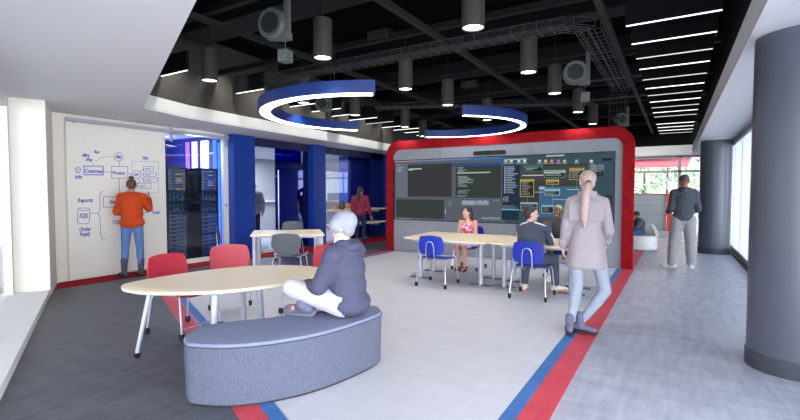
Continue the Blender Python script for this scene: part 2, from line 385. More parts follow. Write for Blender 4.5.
def rack(y0, lab):
    th = thing('server_rack', lab, 'server rack', (-9.35, y0, 0))
    RB = mat('rack black', (14, 15, 18), .4); mb = MB()
    mb.box(-.35, .35, 0, .03, 0, 2.03); mb.box(-.35, .35, .43, .46, 0, 2.03); mb.box(-.35, .35, 0, .46, 1.98, 2.03); mb.box(-.35, .35, 0, .46, 0, .07); mb.box(-.36, -.33, 0, .46, 0, 2.03)
    put('cabinet', mb, RB, th)
    S1 = mat('server silver', (150, 156, 166), .35, .6); S2 = mat('server dark', (34, 38, 50), .4)
    LB = emit('server led blue', (90, 170, 255), 1.2); LA = emit('server led amber', (250, 180, 80), 1.2)
    z = .1
    for k in range(11):
        mb = MB(); mb.box(-.3, .33, .04, .42, z, z+.07, 0); mb.box(.33, .335, .06, .2, z+.012, z+.058, 1); mb.box(.33, .335, .22, .39, z+.03, z+.058, 1)
        mb.box(.33, .337, .385, .4, z+.01, z+.022, 2); put('server_unit', mb, [S1, S2, LB], th); z += .084
    for k in range(2):
        mb = MB(); mb.box(-.3, .32, .04, .42, z, z+.24, 0)
        for j in range(8): mb.box(.32, .335, .05+j*.046, .05+j*.046+.034, z+.015, z+.225, 0 if j % 2 else 1)
        for j in range(5): mb.box(.335, .338, .07+j*.07, .09+j*.07, z+.05+.03*(j % 3), z+.062+.03*(j % 3), 2)
        put('blade_chassis', mb, [S2, mat('server slate', (58, 64, 82), .4), LB], th); z += .26
    while z < 1.95:
        mb = MB(); mb.box(-.3, .33, .04, .42, z, z+.036, 0); mb.box(.33, .335, .1, .36, z+.01, z+.026, 1)
        if random.random() < .4: mb.box(.335, .338, .2, .34, z+.012, z+.024, 2)
        put('switch_unit', mb, [S1, S2, LA if random.random() < .5 else LB], th); z += .045
rack(5.53, 'left black server rack behind glass, beside the whiteboard')
rack(6.3, 'right black server rack behind glass, nearer the blue pier')
# ================================================================== WHITEBOARD
th = thing('sliding_whiteboard', 'large cream sliding whiteboard covered with blue diagrams', 'whiteboard', (XW+.03, 4.42, 0))
put('panel', MB().box(0, .025, -.84, .86, .03, 2.66), mat('whiteboard enamel', (236, 235, 226), .18, var=.01), th, bevel=.004)
def ribbon(mb, pts, w=.009, x=.027):
    for a, b in zip(pts[:-1], pts[1:]):
        a, b = V(0, *a), V(0, *b); d = b-a
        if d.length < 1e-5: continue
        d.normalize(); n = V(0, -d.z, d.y)*w/2; a = a-d*w*.3; b = b+d*w*.3
        mb.add([V(x, *(p.yz)) for p in (a-n, b-n, b+n, a+n)], [(0, 1, 2, 3)])
XB = XW+.057
def bp(cx, cy, s=4.2, ox=60, oy=130):
    p = on_x(ox+cx/s, oy+cy/s, XB); return (p.y-4.42, p.z)
mb = MB()
def line(*pts, **k): ribbon(mb, [bp(*p) for p in pts], k.get('w', .0082))
def rectb(x0, y0, x1, y1): line((x0, y0), (x1, y0+1), (x1-1, y1), (x0+1, y1-1), (x0, y0))
def circ(x, y, r): line(*[(x+r*math.cos(a), y+r*math.sin(a)) for a in [2*PI*k/18 for k in range(19)]])
def dash(pts, n=9):
    P = [V(*p, 0) for p in pts]; 
    for a, b in zip(P[:-1], P[1:]):
        L = (b-a).length; m = max(1, int(L/12))
        for k in range(m): q0 = a.lerp(b, k/m); q1 = a.lerp(b, (k+.55)/m); line((q0.x, q0.y), (q1.x, q1.y), w=.007)
circ(246, 113, 18); line((249, 131), (249, 153)); rectb(215, 153, 285, 203); rectb(98, 150, 183, 190); rectb(103, 154, 180, 187)
line((183, 176), (215, 178)); line((285, 184), (305, 186)); circ(322, 187, 17)
dash([(135, 148), (150, 132), (175, 115), (228, 107)]); dash([(303, 200), (303, 133), (413, 133), (414, 262), (350, 265)])
circ(75, 168, 12); circ(71, 165, 1.5); circ(79, 165, 1.5); line((69, 172), (75, 176), (81, 172))
rectb(350, 153, 393, 172); rectb(350, 180, 405, 196); rectb(350, 202, 410, 219); rectb(327, 223, 382, 245)
line((336, 177), (350, 163)); line((339, 187), (350, 188)); line((337, 195), (350, 210)); line((328, 203), (334, 223))
line((249, 203), (249, 272)); line((262, 272), (290, 250)); rectb(182, 280, 258, 325)
line((182, 258), (172, 261), (168, 272), (168, 335), (158, 350), (168, 365), (170, 440), (176, 456), (190, 458))
line((75, 333), (80, 328), (118, 328), (125, 334), (124, 386), (115, 394), (80, 393), (74, 386), (75, 333), (85, 338), (116, 338), (125, 334))
line((127, 350), (158, 350)); rectb(371, 308, 385, 322); line((345, 345), (372, 348)); rectb(226, 343, 256, 360); rectb(222, 380, 256, 395)
for bx in ((356, 163), (356, 188), (356, 211), (335, 235), (230, 388), (230, 351)):
    line(*[(bx[0]+k*3.2, bx[1]+(3 if k % 2 else -3)) for k in range(9)], w=.007)
TXT = [('Me', 235, 119, .085), ('Product', 219, 186, .085), ('Customer', 104, 178, .085), ('App', 346, 122, .085), ('Rev', 142, 97, .07), ('-Mrs', 90, 112, .08), ('-Pay', 106, 130, .08),
       ('info', 62, 204, .09), ('API', 311, 193, .07), ('Sales', 207, 308, .09), ('Reports', 73, 303, .09), ('SQL', 80, 369, .1), ('Order', 79, 426, .09), ('Reply', 82, 446, .09), ('Tools', 384, 353, .085)]
def text_into(mb, s, size, place, shear=.25, mi=0):
    cu = bpy.data.curves.new('t', 'FONT'); cu.body = s; cu.size = size; cu.shear = shear; cu.resolution_u = 3; cu.offset = .003
    o = bpy.data.objects.new('t', cu); C.objects.link(o); dg = bpy.context.evaluated_depsgraph_get(); me = bpy.data.meshes.new_from_object(o.evaluated_get(dg))
    mb.add([place(v.co) for v in me.vertices], [tuple(p.vertices) for p in me.polygons], mi)
    bpy.data.objects.remove(o); bpy.data.curves.remove(cu); bpy.data.meshes.remove(me)
for s, x, y, sz in TXT:
    q = bp(x, y); text_into(mb, s, sz*1.02, lambda c: V(.0275, q[0]+c.x*.78, q[1]+c.y))
put('marker_drawing', mb, BLUEPEN, th)
th = thing('sliding_rail', 'silver overhead rail carrying the sliding whiteboard', 'rail', (XW+.04, 5.15, 2.7))
put('track', MB().box(0, .05, -1.57, 1.62, -.02, .04), ALU, th, bevel=.004)
for y in (.24, 1.52):
    put('hanger', MB().box(.05, .07, y-.03, y+.03, -.2, .08), STEEL, th, bevel=.004)
put('end_stop', MB().cyl((.06, -1.45, -.05), .02, .05, 12), STEEL, th)
tag(put('glass_knob', MB().cyl((XW-.01, 6.72, 1.2), .035, .05, 20, axis='x'), STEEL, None, True), 'round steel knob on the frame beside the server room', 'knob')

# ================================================================== SCREEN WALL
YS = 9.85
fr = thing('screen_wall', 'grey felt wall panel in a rounded red frame', 'wall panel', (-3.55, YS, 0))
xo0, xo1, xi0, xi1 = -6.38+3.55, -.72+3.55, -6.18+3.55, -.92+3.55
def arch(x0, x1, zt, r, k=10):
    P = [(x0, 0)]
    for i in range(k+1): a = PI-PI/2*i/k; P.append((x0+r+r*math.cos(a), zt-r+r*math.sin(a)))
    for i in range(k+1): a = PI/2-PI/2*i/k; P.append((x1-r+r*math.cos(a), zt-r+r*math.sin(a)))
    return P+[(x1, 0)]
O, I = arch(xo0, xo1, 2.78, .36), arch(xi0, xi1, 2.56, .18)
mb = MB(); n = len(O)
for y in (-.05, .16): mb.add([V(x, y, z) for x, z in O]+[V(x, y, z) for x, z in I], [(i, i+1, n+i+1, n+i) for i in range(n-1)])
mb.add([V(x, y, z) for y in (-.05, .16) for x, z in O], [(i, i+1, n+i+1, n+i) for i in range(n-1)])
mb.add([V(x, y, z) for y in (-.05, .16) for x, z in I], [(i, i+1, n+i+1, n+i) for i in range(n-1)])
put('red_frame', mb, REDFELT, fr, label='red felt frame with rounded corners')
edges = [xi0-.01, -4.87+3.55, -2.70+3.55, xi1+.01]
for k in range(3):
    a, b = edges[k]+.004, edges[k+1]-.004
    if k == 0: poly = [(a, 0)]+[(x, z) for x, z in I[1:12]]+[(b, 2.565), (b, 0)]
    elif k == 2: poly = [(a, 0), (a, 2.565)]+[(x, z) for x, z in I[12:-1]]+[(b, 0)]
    else: poly = [(a, 0), (a, 2.565), (b, 2.565), (b, 0)]
    m_ = MB(); m_.prism(poly, 0, .12, M=Matrix(((1, 0, 0, 0), (0, 0, 1, 0), (0, 1, 0, 0), (0, 0, 0, 1)))); put('felt_panel', m_, GREYFELT, fr)
# display
YD = YS-.05
sc = thing('video_wall_screen', 'very wide display showing code windows and a node diagram', 'screen', (-3.6, YD, .8))
put('housing', MB().box(-2.55, 2.55, 0, .05, -.0, 1.5), RUBBER, sc, bevel=.006)
smats = []; sidx = {}
def sc_col(c):
    if c not in sidx: sidx[c] = len(smats); smats.append(emit('screen %d %d %d' % c, c, .8))
    return sidx[c]
mb = MB()
def SR(x0, y0, x1, y1, c, l=1):
    a = on_y(x0, y0, YD); b = on_y(x1, y1, YD)
    # rows follow the middle of the span so that edges stay level in the world
    mb.add([V(p[0]+3.6, -.002-.0012*l, p[1]-.8) for p in ((a.x, b.z), (b.x, b.z), (b.x, a.z), (a.x, a.z))], [(0, 1, 2, 3)], sc_col(c))
def XZ(px, row):     # column from the photo, row as a share of the screen height
    return on_y(px, 190, YD).x+3.6, 1.5-row*1.5
def SX(px0, r0, px1, r1, c, l=1):
    x0, z0 = XZ(px0, r0); x1, z1 = XZ(px1, r1)
    mb.add([V(p[0], -.002-.0012*l, p[1]) for p in ((x0, z1), (x1, z1), (x1, z0), (x0, z0))], [(0, 1, 2, 3)], sc_col(c))
def px(c, s=5.25, o=390): return o+c/s
# rows measured at px 395 / 614
def row4(cx, cy):
    X = 390+cx/5.25; Y = 145+cy/5.25; p = on_y(X, Y, YD); return (2.3-p.z)/1.5
def row5(cx, cy):
    X = 500+cx/5.25; Y = 145+cy/5.25; p = on_y(X, Y, YD); return (2.3-p.z)/1.5
def A4(cx0, cy0, cx1, cy1, c, l=1): SX(390+cx0/5.25, row4(cx0, cy0), 390+cx1/5.25, row4(cx1, cy1), c, l)
def A5(cx0, cy0, cx1, cy1, c, l=1):
    if cx1 > 590: return
    SX(500+cx0/5.25, row5(cx0, cy0), 500+cx1/5.25, row5(cx1, cy1), c, l)
SX(394.8, .012, 505, .988, (98, 104, 116), 0); SX(505, .012, 614, .988, (68, 88, 100), 0)
A4(30, 85, 585, 62, (150, 160, 180), 1) if False else None
SX(395, .015, 501, .035, (128, 150, 190), 1); SX(395, .015, 415, .035, (190, 140, 170), 2); SX(470, .015, 501, .035, (60, 140, 200), 2)
A4(33, 102, 92, 275, (112, 120, 132)); A4(94, 104, 324, 272, (66, 66, 70)); A4(345, 103, 584, 278, (62, 70, 68)); A4(325, 98, 585, 106, (52, 92, 136), 2)
A4(33, 285, 284, 388, (62, 72, 70)); A4(290, 284, 584, 392, (98, 104, 116)); A4(33, 128, 90, 133, (60, 110, 160), 2)
def lines4(x0, x1, y0, y1, step, c, dens=.6, fill=(.3, .9)):
    y = y0
    while y < y1:
        if random.random() < dens:
            w = (x1-x0)*random.uniform(*fill); ind = random.choice((0, 4, 8)); A4(x0+ind, y, x0+ind+w, y+2.2, c, 3)
        y += step
lines4(35, 75, 104, 140, 7, (175, 185, 195)); A4(98, 124, 168, 128, (200, 205, 210), 3); A4(98, 130, 122, 133, (200, 205, 210), 3)
lines4(352, 450, 118, 142, 6.5, (160, 172, 168), 1, (.2, .5)); A4(352, 144, 526, 147, (180, 190, 186), 3)
lines4(352, 440, 164, 222, 6.5, (170, 180, 176), .95, (.3, .95)); lines4(352, 460, 238, 272, 6.5, (170, 180, 176), .9, (.3, .9))
lines4(300, 345, 294, 320, 8, (160, 170, 180), .9)
A4(378, 291, 450, 316, (150, 165, 170), 2); A4(455, 292, 520, 316, (140, 152, 162), 2)
for y in (294, 301, 308): A4(380, y, 515, y+3, (205, 212, 216), 3)
for x in (470, 500, 545, 560): A4(x, 289, x+8, 292, (200, 205, 210), 4)
A4(482, 378, 582, 392, (140, 148, 158), 2); lines4(485, 575, 379, 392, 5, (210, 214, 220), 1, (.5, .95)); A4(290, 335, 293, 360, (200, 205, 210), 3)
A4(35, 384, 110, 388, (190, 195, 200), 3); A4(292, 284, 584, 288, (60, 110, 150), 3)
# right half
A5(0, 62, 22, 110, (40, 110, 170), 1)
for k, (x, c) in enumerate(((30, (210, 200, 120)), (58, (220, 225, 230)), (98, (210, 225, 235)), (128, (225, 230, 235)), (207, (200, 210, 215)), (238, (225, 205, 90)), (270, (225, 150, 160)), (305, (210, 120, 190)), (337, (190, 210, 120)), (400, (150, 195, 225)), (477, (225, 230, 225)))):
    A5(x-8, 78, x+8, 91, c, 3); A5(x-14, 95, x+14, 98, (150, 165, 172), 3)
A5(240, 54, 335, 58, (190, 200, 205), 3); A5(22, 74, 140, 77, (170, 185, 190), 3); A5(532, 71, 585, 82, (38, 46, 54), 3)
A5(12, 108, 104, 335, (44, 58, 76), 2); A5(100, 108, 468, 345, (62, 62, 66), 1); A5(470, 100, 590, 258, (66, 88, 98), 1); A5(470, 262, 590, 398, (60, 66, 70), 1)
A5(205, 218, 470, 385, (72, 112, 140), 2); A5(205, 218, 235, 234, (150, 200, 226), 3)
A5(10, 336, 100, 342, (130, 205, 225), 3); A5(10, 344, 100, 395, (36, 58, 78), 2)
y = 114
while y < 250:
    A5(22, y, 28, y+5, (190, 205, 225), 4); A5(32, y, 32+random.uniform(30, 62), y+2.8, (180, 190, 205), 4); y += 9
A5(26, 130, 28, 240, (170, 190, 215), 3)
for y, c in ((272, (220, 120, 90)), (282, (220, 200, 90)), (292, (200, 110, 180))): A5(18, y, 24, y+6, c, 4); A5(28, y, 45, y+4, (170, 180, 190), 4)
y = 318
while y < 334: A5(14, y, 14+random.uniform(40, 80), y+3, (150, 165, 185), 4); y += 6
for x in range(108, 470, 9): A5(x, 108, x+.6, 345, (80, 80, 84), 1.5)
for y in range(114, 345, 9): A5(100, y, 468, y+.6, (80, 80, 84), 1.5)
def node(x0, y0, x1, y1, head, body=(52, 52, 50), out=None):
    out = out or head
    A5(x0, y0, x1, y1, out, 5); A5(x0+3, y0+3, x1-3, y1-3, body, 6); A5(x0, y0, x1, y0+11, head, 7); A5(x0+4, y0+3, x1-8, y0+5, (90, 90, 60), 8)
    yy = y0+15
    while yy < y1-7: A5(x0+9, yy, x0+9+(x1-x0-20)*random.uniform(.5, .95), yy+2.8, (160, 162, 160), 8); yy += 8
node(106, 180, 179, 272, (204, 188, 96)); node(243, 181, 309, 207, (204, 188, 96)); node(364, 122, 441, 182, (204, 188, 96))
node(230, 134, 342, 171, (176, 226, 216), out=(110, 160, 150)); node(236, 230, 315, 264, (166, 216, 232), (58, 64, 68)); node(124, 106, 224, 139, (80, 130, 122))
node(110, 300, 198, 345, (150, 200, 226)); node(220, 314, 284, 360, (150, 200, 226)); 
for a in ((116, 158, 228, 161), (352, 232, 420, 235), (276, 285, 362, 288), (183, 246, 228, 249)): A5(*a, (205, 210, 212), 6)
for a in ((276, 207, 277.5, 230), (276, 264, 277.5, 314), (402, 182, 403.5, 232), (286, 125, 287.5, 134), (144, 272, 145.5, 300)): A5(*a, (150, 160, 160), 5)
A5(468, 106, 470, 258, (150, 170, 170), 3)
for y in (104, 112, 120, 128, 136): A5(474, y, 474+random.uniform(20, 40), y+3, (170, 180, 185), 4); A5(510, y, 545, y+3, (150, 160, 165), 4)
for a in ((508, 130), (528, 130), (508, 142), (528, 142), (508, 155), (528, 155)): A5(a[0], a[1], a[0]+14, a[1]+9, (38, 46, 52), 4)
A5(556, 288, 566, 292, (200, 200, 90), 4)
put('display_picture', mb, smats, sc)
th = thing('camera_bar', 'black video camera bar mounted above the wide display', 'camera', (-3.62, YS-.06, 2.38))
put('bar', MB().prism(rrect(-.37, .37, -.045, .045, .03), -.05, .05, M=Matrix(((1, 0, 0, 0), (0, 0, 1, 0), (0, 1, 0, 0), (0, 0, 0, 1)))), RUBBER, th, bevel=.006)
put('lens', MB().cyl((0, -.05, 0), .035, -.02, 20, axis='y'), mat('lens', (30, 32, 40), .1), th)
# counters right of the second pier
for z, lab in ((.97, 'upper'), (.55, 'lower')):
    th = thing('wooden_counter', lab+' pale wooden counter board in front of the back room glass', 'counter', (-8.35, 11.2, z), 0)
    put('board', MB().box(-.3, .25, -1.25, 1.25, -.025, .02), WOOD, th, bevel=.005)
    for y in (-.9, 1.0): put('bracket', MB().box(-.3, .1, y, y+.03, -.1, -.025), STEEL, th)
def jar(x, y, z, col, lab, h=.16, r=.06):
    th = thing('counter_jar', lab, 'jar', (x, y, z)); prof = ((.7, 0), (1, .15), (1, .6), (.75, .8), (.6, .9))
    mb = MB(); mb.rings([[V(r*a*math.cos(t), r*a*math.sin(t), h*b) for t in [2*PI*k/16 for k in range(16)]] for a, b in prof]); put('body', mb, mat('jar '+lab, col, .3), th, True)
    put('lid', MB().cyl((0, 0, h*.9), r*.7, h*.12, 16), mat('jar lid '+lab, tuple(int(c*.6) for c in col), .5), th, True)
jar(-8.4, 10.2, .99, (196, 120, 48), 'small amber pot at the left end of the upper counter', .13, .07)
jar(-8.4, 10.5, .99, (90, 50, 30), 'dark brown pot beside the amber pot on the counter', .24, .1)
jar(-8.4, 10.85, .99, (190, 130, 60), 'orange tan pot nearest the woman on the counter', .18, .1)

# ================================================================== CEILING
ord_ = ['first', 'second', 'third', 'fourth', 'fifth', 'sixth', 'seventh', 'eighth', 'ninth', 'tenth', 'eleventh', 'twelfth', 'thirteenth', 'fourteenth', 'fifteenth', 'sixteenth', 'seventeenth']
LAMP = emit('downlight lens', (255, 250, 240), 7)
def pendant(loc, lab, first):
    if first:
        th = thing('pendant_light', lab, 'pendant light', loc, 0, 'cylinder pendants in the open ceiling')
        mb = MB(); n = 40
        cs = [2*PI*k/n for k in range(n)]
        mb.rings([[V(r*math.cos(a), r*math.sin(a), z) for a in cs] for r, z in ((.1, .02), (.1, 0), (.112, 0), (.112, .45), (.1, .46))])
        put('shade', mb, GREENGREY, th, True)
        put('lens', MB().cyl((0, 0, .012), .099, .004, 32), LAMP, th)
        put('cable', MB().tube([(0, 0, .46), (0, 0, .9)], .006, 6), RUBBER, th)
        return th
P0 = None
rows = [(4.23, 'nearest row'), (6.17, 'second row'), (7.7, 'third row'), (9.74, 'fourth row'), (11.6, 'fifth row')]
cols = [(-5.79, 'left column'), (-3.66, 'middle column'), (-1.74, 'right column')]
for yi, (y, rl) in enumerate(rows):
    for x, cl in cols:
        lab = 'olive grey cylinder pendant with lit lens, %s, %s' % (rl, cl)
        if yi == 4 and cl == 'left column': x = -6.3
        if P0 is None: P0 = pendant((x, y, 3.1), lab, True)
        else: dup(P0, (x, y, 3.1), 0, lab)
        L = bpy.data.lights.new('downlight', 'SPOT'); L.energy = 75; L.spot_size = 1.9; L.spot_blend = .8; L.shadow_soft_size = .08; L.color = (1, .96, .9)
        lo = bpy.data.objects.new('downlight_beam', L); C.objects.link(lo); lo.location = (x, y, 3.09)

def ring(cx, cy, R, r, a0, a1, lab):
    th = thing('ring_light', lab, 'ring light', (cx, cy, 2.75))
    n = 72; rs = []
    for k in range(n+1):
        a = math.radians(a0+(a1-a0)*k/n); d = V(math.cos(a), math.sin(a), 0)
        rs.append([d*(r-.02)+V(0, 0, 0), d*(R)+V(0, 0, 0), d*R+V(0, 0, .155), d*(r-.02)+V(0, 0, .155)])
    put('housing', MB().rings(rs), BLUEL, th, True)
    rs = []
    for k in range(n+1):
        a = math.radians(a0+1+(a1-a0-2)*k/n); d = V(math.cos(a), math.sin(a), 0)
        rs.append([d*(r+.0)+V(0, 0, -.006), d*(R-.03)+V(0, 0, -.006), d*(R-.03)+V(0, 0, .004), d*r+V(0, 0, .004)])
    put('diffuser', MB().rings(rs), emit('ring diffuser', (250, 250, 255), 7), th)
    for k in (.1, .37, .63, .9):
        a = math.radians(a0+(a1-a0)*k); put('hanging_wire', MB().tube([V(math.cos(a)*R*.96, math.sin(a)*R*.96, .155), V(math.cos(a)*R*.96, math.sin(a)*R*.96, .72)], .003, 6), RUBBER, th)
ring(-4.325, 6.275, 1.85, 1.66, 135, 305, 'blue half-ring pendant light, left one, open towards the right')
ring(-3.905, 8.12, 1.55, 1.43, -54, 134, 'blue half-ring pendant light, right one, open towards the left')

LT = emit('linear diffuser', (255, 252, 248), 2.6); LD = emit('dim linear diffuser', (250, 248, 244), 1.1)
BAF = mat('baffle felt', (24, 25, 27), .9, var=.06, spec=.1)
def linear(x0, x1, y, lab, bank, dim=False):
    th = thing('linear_light', lab, 'linear light', ((x0+x1)/2, y, 3.4), 0, bank)
    h = (x1-x0)/2
    put('baffle', MB().box(-h, h, -.02, .02, .0, .3), BAF, th)
    put('diffuser', MB().box(-h+.01, h-.01, -.0075, .0075, -.01, 0), LD if dim else LT, th)
    put('hanging_wire', MB().tube([(-h*.8, 0, .3), (-h*.8, 0, .6)], .003, 6).tube([(h*.8, 0, .3), (h*.8, 0, .6)], .003, 6), RUBBER, th)
ys = [5.86, 6.61, 7.36, 8.02, 8.8, 9.56, 10.28, 11.04, 11.8, 12.55, 13.27, 14.7, 15.5, 16.3, 17.1]
for k, y in enumerate(ys): linear(-.55, .37, y, 'slim linear ceiling light, right bank, %s from the camera' % ord_[k], 'linear lights in the right bank', k in (2, 4, 6, 8, 10, 14))
ys = [4.4, 5.92, 7.45, 8.18, 8.93, 9.65, 10.42, 11.25, 11.9, 12.6, 13.4, 14.2]
for k, y in enumerate(ys): linear(-7.3+(.0 if k < 2 else -.1)-.012*k, -6.55, y, 'slim linear ceiling light, left bank, %s from the camera' % ord_[k], 'linear lights in the left bank', k in (6,))

for k in range(8):
    L = bpy.data.lights.new('wall_washer', 'SPOT'); L.energy = 55; L.spot_size = 1.5; L.spot_blend = 1; L.shadow_soft_size = .05; L.color = (1, .97, .92)
    lo = bpy.data.objects.new('wall_washer_beam', L); C.objects.link(lo); lo.location = (-6.75-.06*k, 4.6+1.05*k, 3.9); lo.rotation_euler = (V(-7.6-.05*k, 4.6+1.05*k, 2.9)-lo.location).to_track_quat('-Z', 'Y').to_euler()
for k in range(3):  # unseen spots added to lighten the far header and transom
    L = bpy.data.lights.new('header_fill', 'SPOT'); L.energy = 70; L.spot_size = 1.6; L.spot_blend = 1; L.shadow_soft_size = .1
    lo = bpy.data.objects.new('header_fill_beam', L); C.objects.link(lo); lo.location = (-3.2+1.4*k, 17.2, 3.3); lo.rotation_euler = (V(-3.2+1.4*k, 19.1, 2.4)-lo.location).to_track_quat('-Z', 'Y').to_euler()
# beams, ducts, cable trays
def beam(name, x0, x1, y0, y1, z0, z1, lab, m=BEAM, cat='beam', g=None):
    o = put(name, MB().box(x0, x1, y0, y1, z0, z1), m); o['kind'] = 'structure'; o['label'] = lab; return o
for k, x in enumerate((-5.05, -2.86, -.8)):
    beam('beam_long_%d' % (k+1), x-.035, x+.035, .5, 18.9, 3.6, 3.67, 'long')
for k, y in enumerate((3.63, 5.58, 8.15, 10.2, 12.3, 14.6, 16.8)):
    beam('beam_cross_%d' % (k+1), -7.4, .5, y-.04, y+.04, 3.68, 3.76, 'cross', mat('cross rail', (26, 26, 28), .7, spec=.2))
for k, (y, w, z, xl) in enumerate(((2.9, .5, 3.98, -4.2), (4.75, .55, 3.98, -7.0), (7.1, .4, 3.98, -7.2), (9.2, .5, 3.98, -7.3), (11.3, .5, 3.98, -7.4), (13.6, .5, 3.98, -7.4))):
    tag(put('air_duct', MB().box(xl, .5, y-w/2, y+w/2, z+.03, z+.3), mat('duct', (24, 24, 26), .6, spec=.25), bevel=.02),
        'dark rectangular air duct across the ceiling, %s from the camera' % ord_[k], 'duct', 'air ducts')
for k, (x, y, z) in enumerate(((on_z(381, 40, 3.72).x, on_z(381, 40, 3.72).y, 3.72), (on_z(470, 87, 3.78).x, on_z(470, 87, 3.78).y, 3.78))):
    tag(put('ceiling_unit', MB().box(x-.18, x+.18, y-.1, y+.1, z, z+.12), mat('unit grey', (36, 36, 36), .6), bevel=.01), 'boxy grey ceiling unit, %s one from the camera' % ord_[k], 'ceiling unit')
WIRE = mat('tray wire', (72, 75, 74), .6, .1)
def tray(pts, lab, w=.3, h=.09):
    th = thing('cable_tray', lab, 'cable tray', pts[0]); o = V(pts[0]); mb = MB(); P = [V(p)-o for p in pts]
    for a, b in zip(P[:-1], P[1:]):
        d = (b-a).normalized(); up = V(0, 0, 1) if abs(d.z) < .9 else V(0, 1, 0); s = d.cross(up).normalized(); up = s.cross(d)*1
        if up.z < 0: up = -up
        for q, uz in ((-w/2, h), (-w/2, 0), (-w/4, 0), (0, 0), (w/4, 0), (w/2, 0), (w/2, h)): mb.tube([a+s*q+up*uz, b+s*q+up*uz], .004, 4)
        n = int((b-a).length/.16)
        for k in range(n+1):
            c = a.lerp(b, k/n); mb.tube([c-s*w/2+up*h, c-s*w/2, c+s*w/2, c+s*w/2+up*h], .004, 4)
    put('wire_basket', mb, WIRE, th)
    cb = MB()
    for q in (-.07, 0, .06):
        cb.tube([p+V(0, .0, .02)+(P[1]-P[0]).normalized().cross(V(0, 0, 1))*q for p in P], .012, 6)
    put('cables', cb, RUBBER, th)
tray([(-6.4, 5.88, 3.5), (-1.2, 5.88, 3.5), (-.99, 6.08, 3.5), (-.99, 10.1, 3.5)], 'wire cable tray running across then towards the screen wall')
tray([(-1.1, 10.42, 3.5), (-1.1, 10.42, .0)], 'wire cable tray dropping down behind the red frame')
tray([(-6.2, 9.05, 3.5), (-1.7, 11.2, 3.5)], 'far wire cable tray slanting behind the ring lights')
# fan-like projectors
def speaker(loc, rz, s, lab, box=True):
    th = thing('ceiling_speaker', lab, 'speaker', loc, rz, 'round ceiling speakers')
    g = mat('speaker grey', (84, 90, 86), .55); mb = MB(); n = 36; cs = [2*PI*k/n for k in range(n)]
    mb.rings([[V(r*s*math.cos(a), y*s, r*s*math.sin(a)) for a in cs] for r, y in ((.11, -.085), (.15, -.09), (.17, -.06), (.175, 0), (.15, .1), (.08, .14))])
    put('housing', mb, g, th, True)
    put('grille', MB().cyl((0, -.088*s, 0), .112*s, .006, 32, axis='y'), mat('grille', (30, 35, 38), .7), th)
    put('bracket', MB().box(.14*s, .2*s, -.03, .03, -.1*s, .3).box(.06*s, .2*s, -.05, .05, -.18*s, -.1*s), g, th, bevel=.006)
    put('hanging_rod', MB().cyl((.17*s, 0, .3), .012, .38, 10), RUBBER, th)
    if box:
        b = put('junction_box', MB().box(.08*s, .2*s, -.06*s, .06*s, -.42*s, -.29*s), g, th, bevel=.004)
        put('cord', MB().tube([(.14*s, 0, -.29*s), (.14*s, 0, -.16*s)], .004, 6), g, b)
speaker((-3.75, 3.55, 3.3), math.radians(10), .98, 'nearest round grey ceiling speaker, above the left soffit edge')
speaker((-1.36, 7.33, 3.3), math.radians(12), 1.05, 'round grey ceiling speaker hanging above the screen wall')
speaker((-6.23, 7.2, 3.3), math.radians(25), .9, 'small far ceiling speaker seen through the left ring light', False)
speaker((-1.2, 12.2, 3.25), math.radians(25), .9, 'dim far ceiling speaker peeking above the red frame corner', False)

# ================================================================== FAR END
FRG = mat('storefront frame', (196, 204, 200), .5, var=.02)
mb = MB(); mb.box(-8, 1.3, 19.1, 19.2, 2.72, 2.8); mb.box(-8, 1.3, 19.1, 19.18, 2.2, 2.28); mb.box(.0, .1, 19.1, 19.2, 0, 2.8); mb.box(-2.6, -2.5, 19.1, 19.2, 0, 2.8)
struct('window_frame_far', mb, FRG)
struct('window_10', MB().box(-8, 1.3, 19.14, 19.15, 2.28, 2.72), glass('clear glass'))
struct('wall_far_left', MB().box(-8.5, -2.6, 19.1, 19.2, 0, 2.8), WHITE)
struct('ceiling_next_room', MB().box(-8, 6, 19.3, 27, 3.1, 3.2), WHITE)
th = thing('red_ceiling_slats', 'red and white slatted ceiling baffles in the next room', 'ceiling slats', (-1.2, 22.6, 2.75))
for k in range(12): put('slat', MB().box(-2.6, 1.6, -2.8+k*.56, -2.8+k*.56+.07, -.02, .02), mat('faded red slat', (196, 90, 100), .7), th)
mb = MB()
for k in range(10): x = -5.5+k*1.05; mb.box(x, x+.08, 26.9, 27, 0, 3.1)
mb.box(-6, 5, 26.9, 27, .9, .98); mb.box(-6, 5, 26.9, 27, 0, .1); mb.box(-6, 5, 26.9, 27, 3.0, 3.1)
struct('window_frame_garden', mb, FRG)
struct('window_11', MB().box(-6, 5, 26.94, 26.95, .1, 3.0), glass('clear glass'))
th = thing('desk_divider', 'grey desk divider with wooden top and red end panel', 'divider', (-1.1, 20.3, 0))
put('panel', MB().box(-1.6, .75, 0, .12, 0, 1.4), mat('divider grey', (168, 176, 180), .6), th)
put('rail', MB().box(-1.6, .75, -.005, .0, .95, .965).box(-1.6, .75, -.005, .0, .6, .615), mat('divider seam', (120, 128, 134), .6), th)
put('wood_cap', MB().box(-1.6, .78, -.03, .15, 1.4, 1.45), mat('oak cap', (168, 140, 104), .6), th)
put('red_end', MB().box(.76, .95, -.05, .6, 0, 1.43), mat('orange red panel', (226, 66, 50), .6), th, label='orange red end panel')
tag(put('white_planter', MB().box(.15, .55, 21, 21.4, 0, .8), WHITE, bevel=.01), 'white box standing beyond the red divider end', 'planter')
L = bpy.data.lights.new('next_room', 'AREA'); L.energy = 260; L.size = 4; lo = bpy.data.objects.new('next_room_fill', L); C.objects.link(lo); lo.location = (-1, 23, 3.08)  # added fill light so the far frames read less dark, no fixture modelled
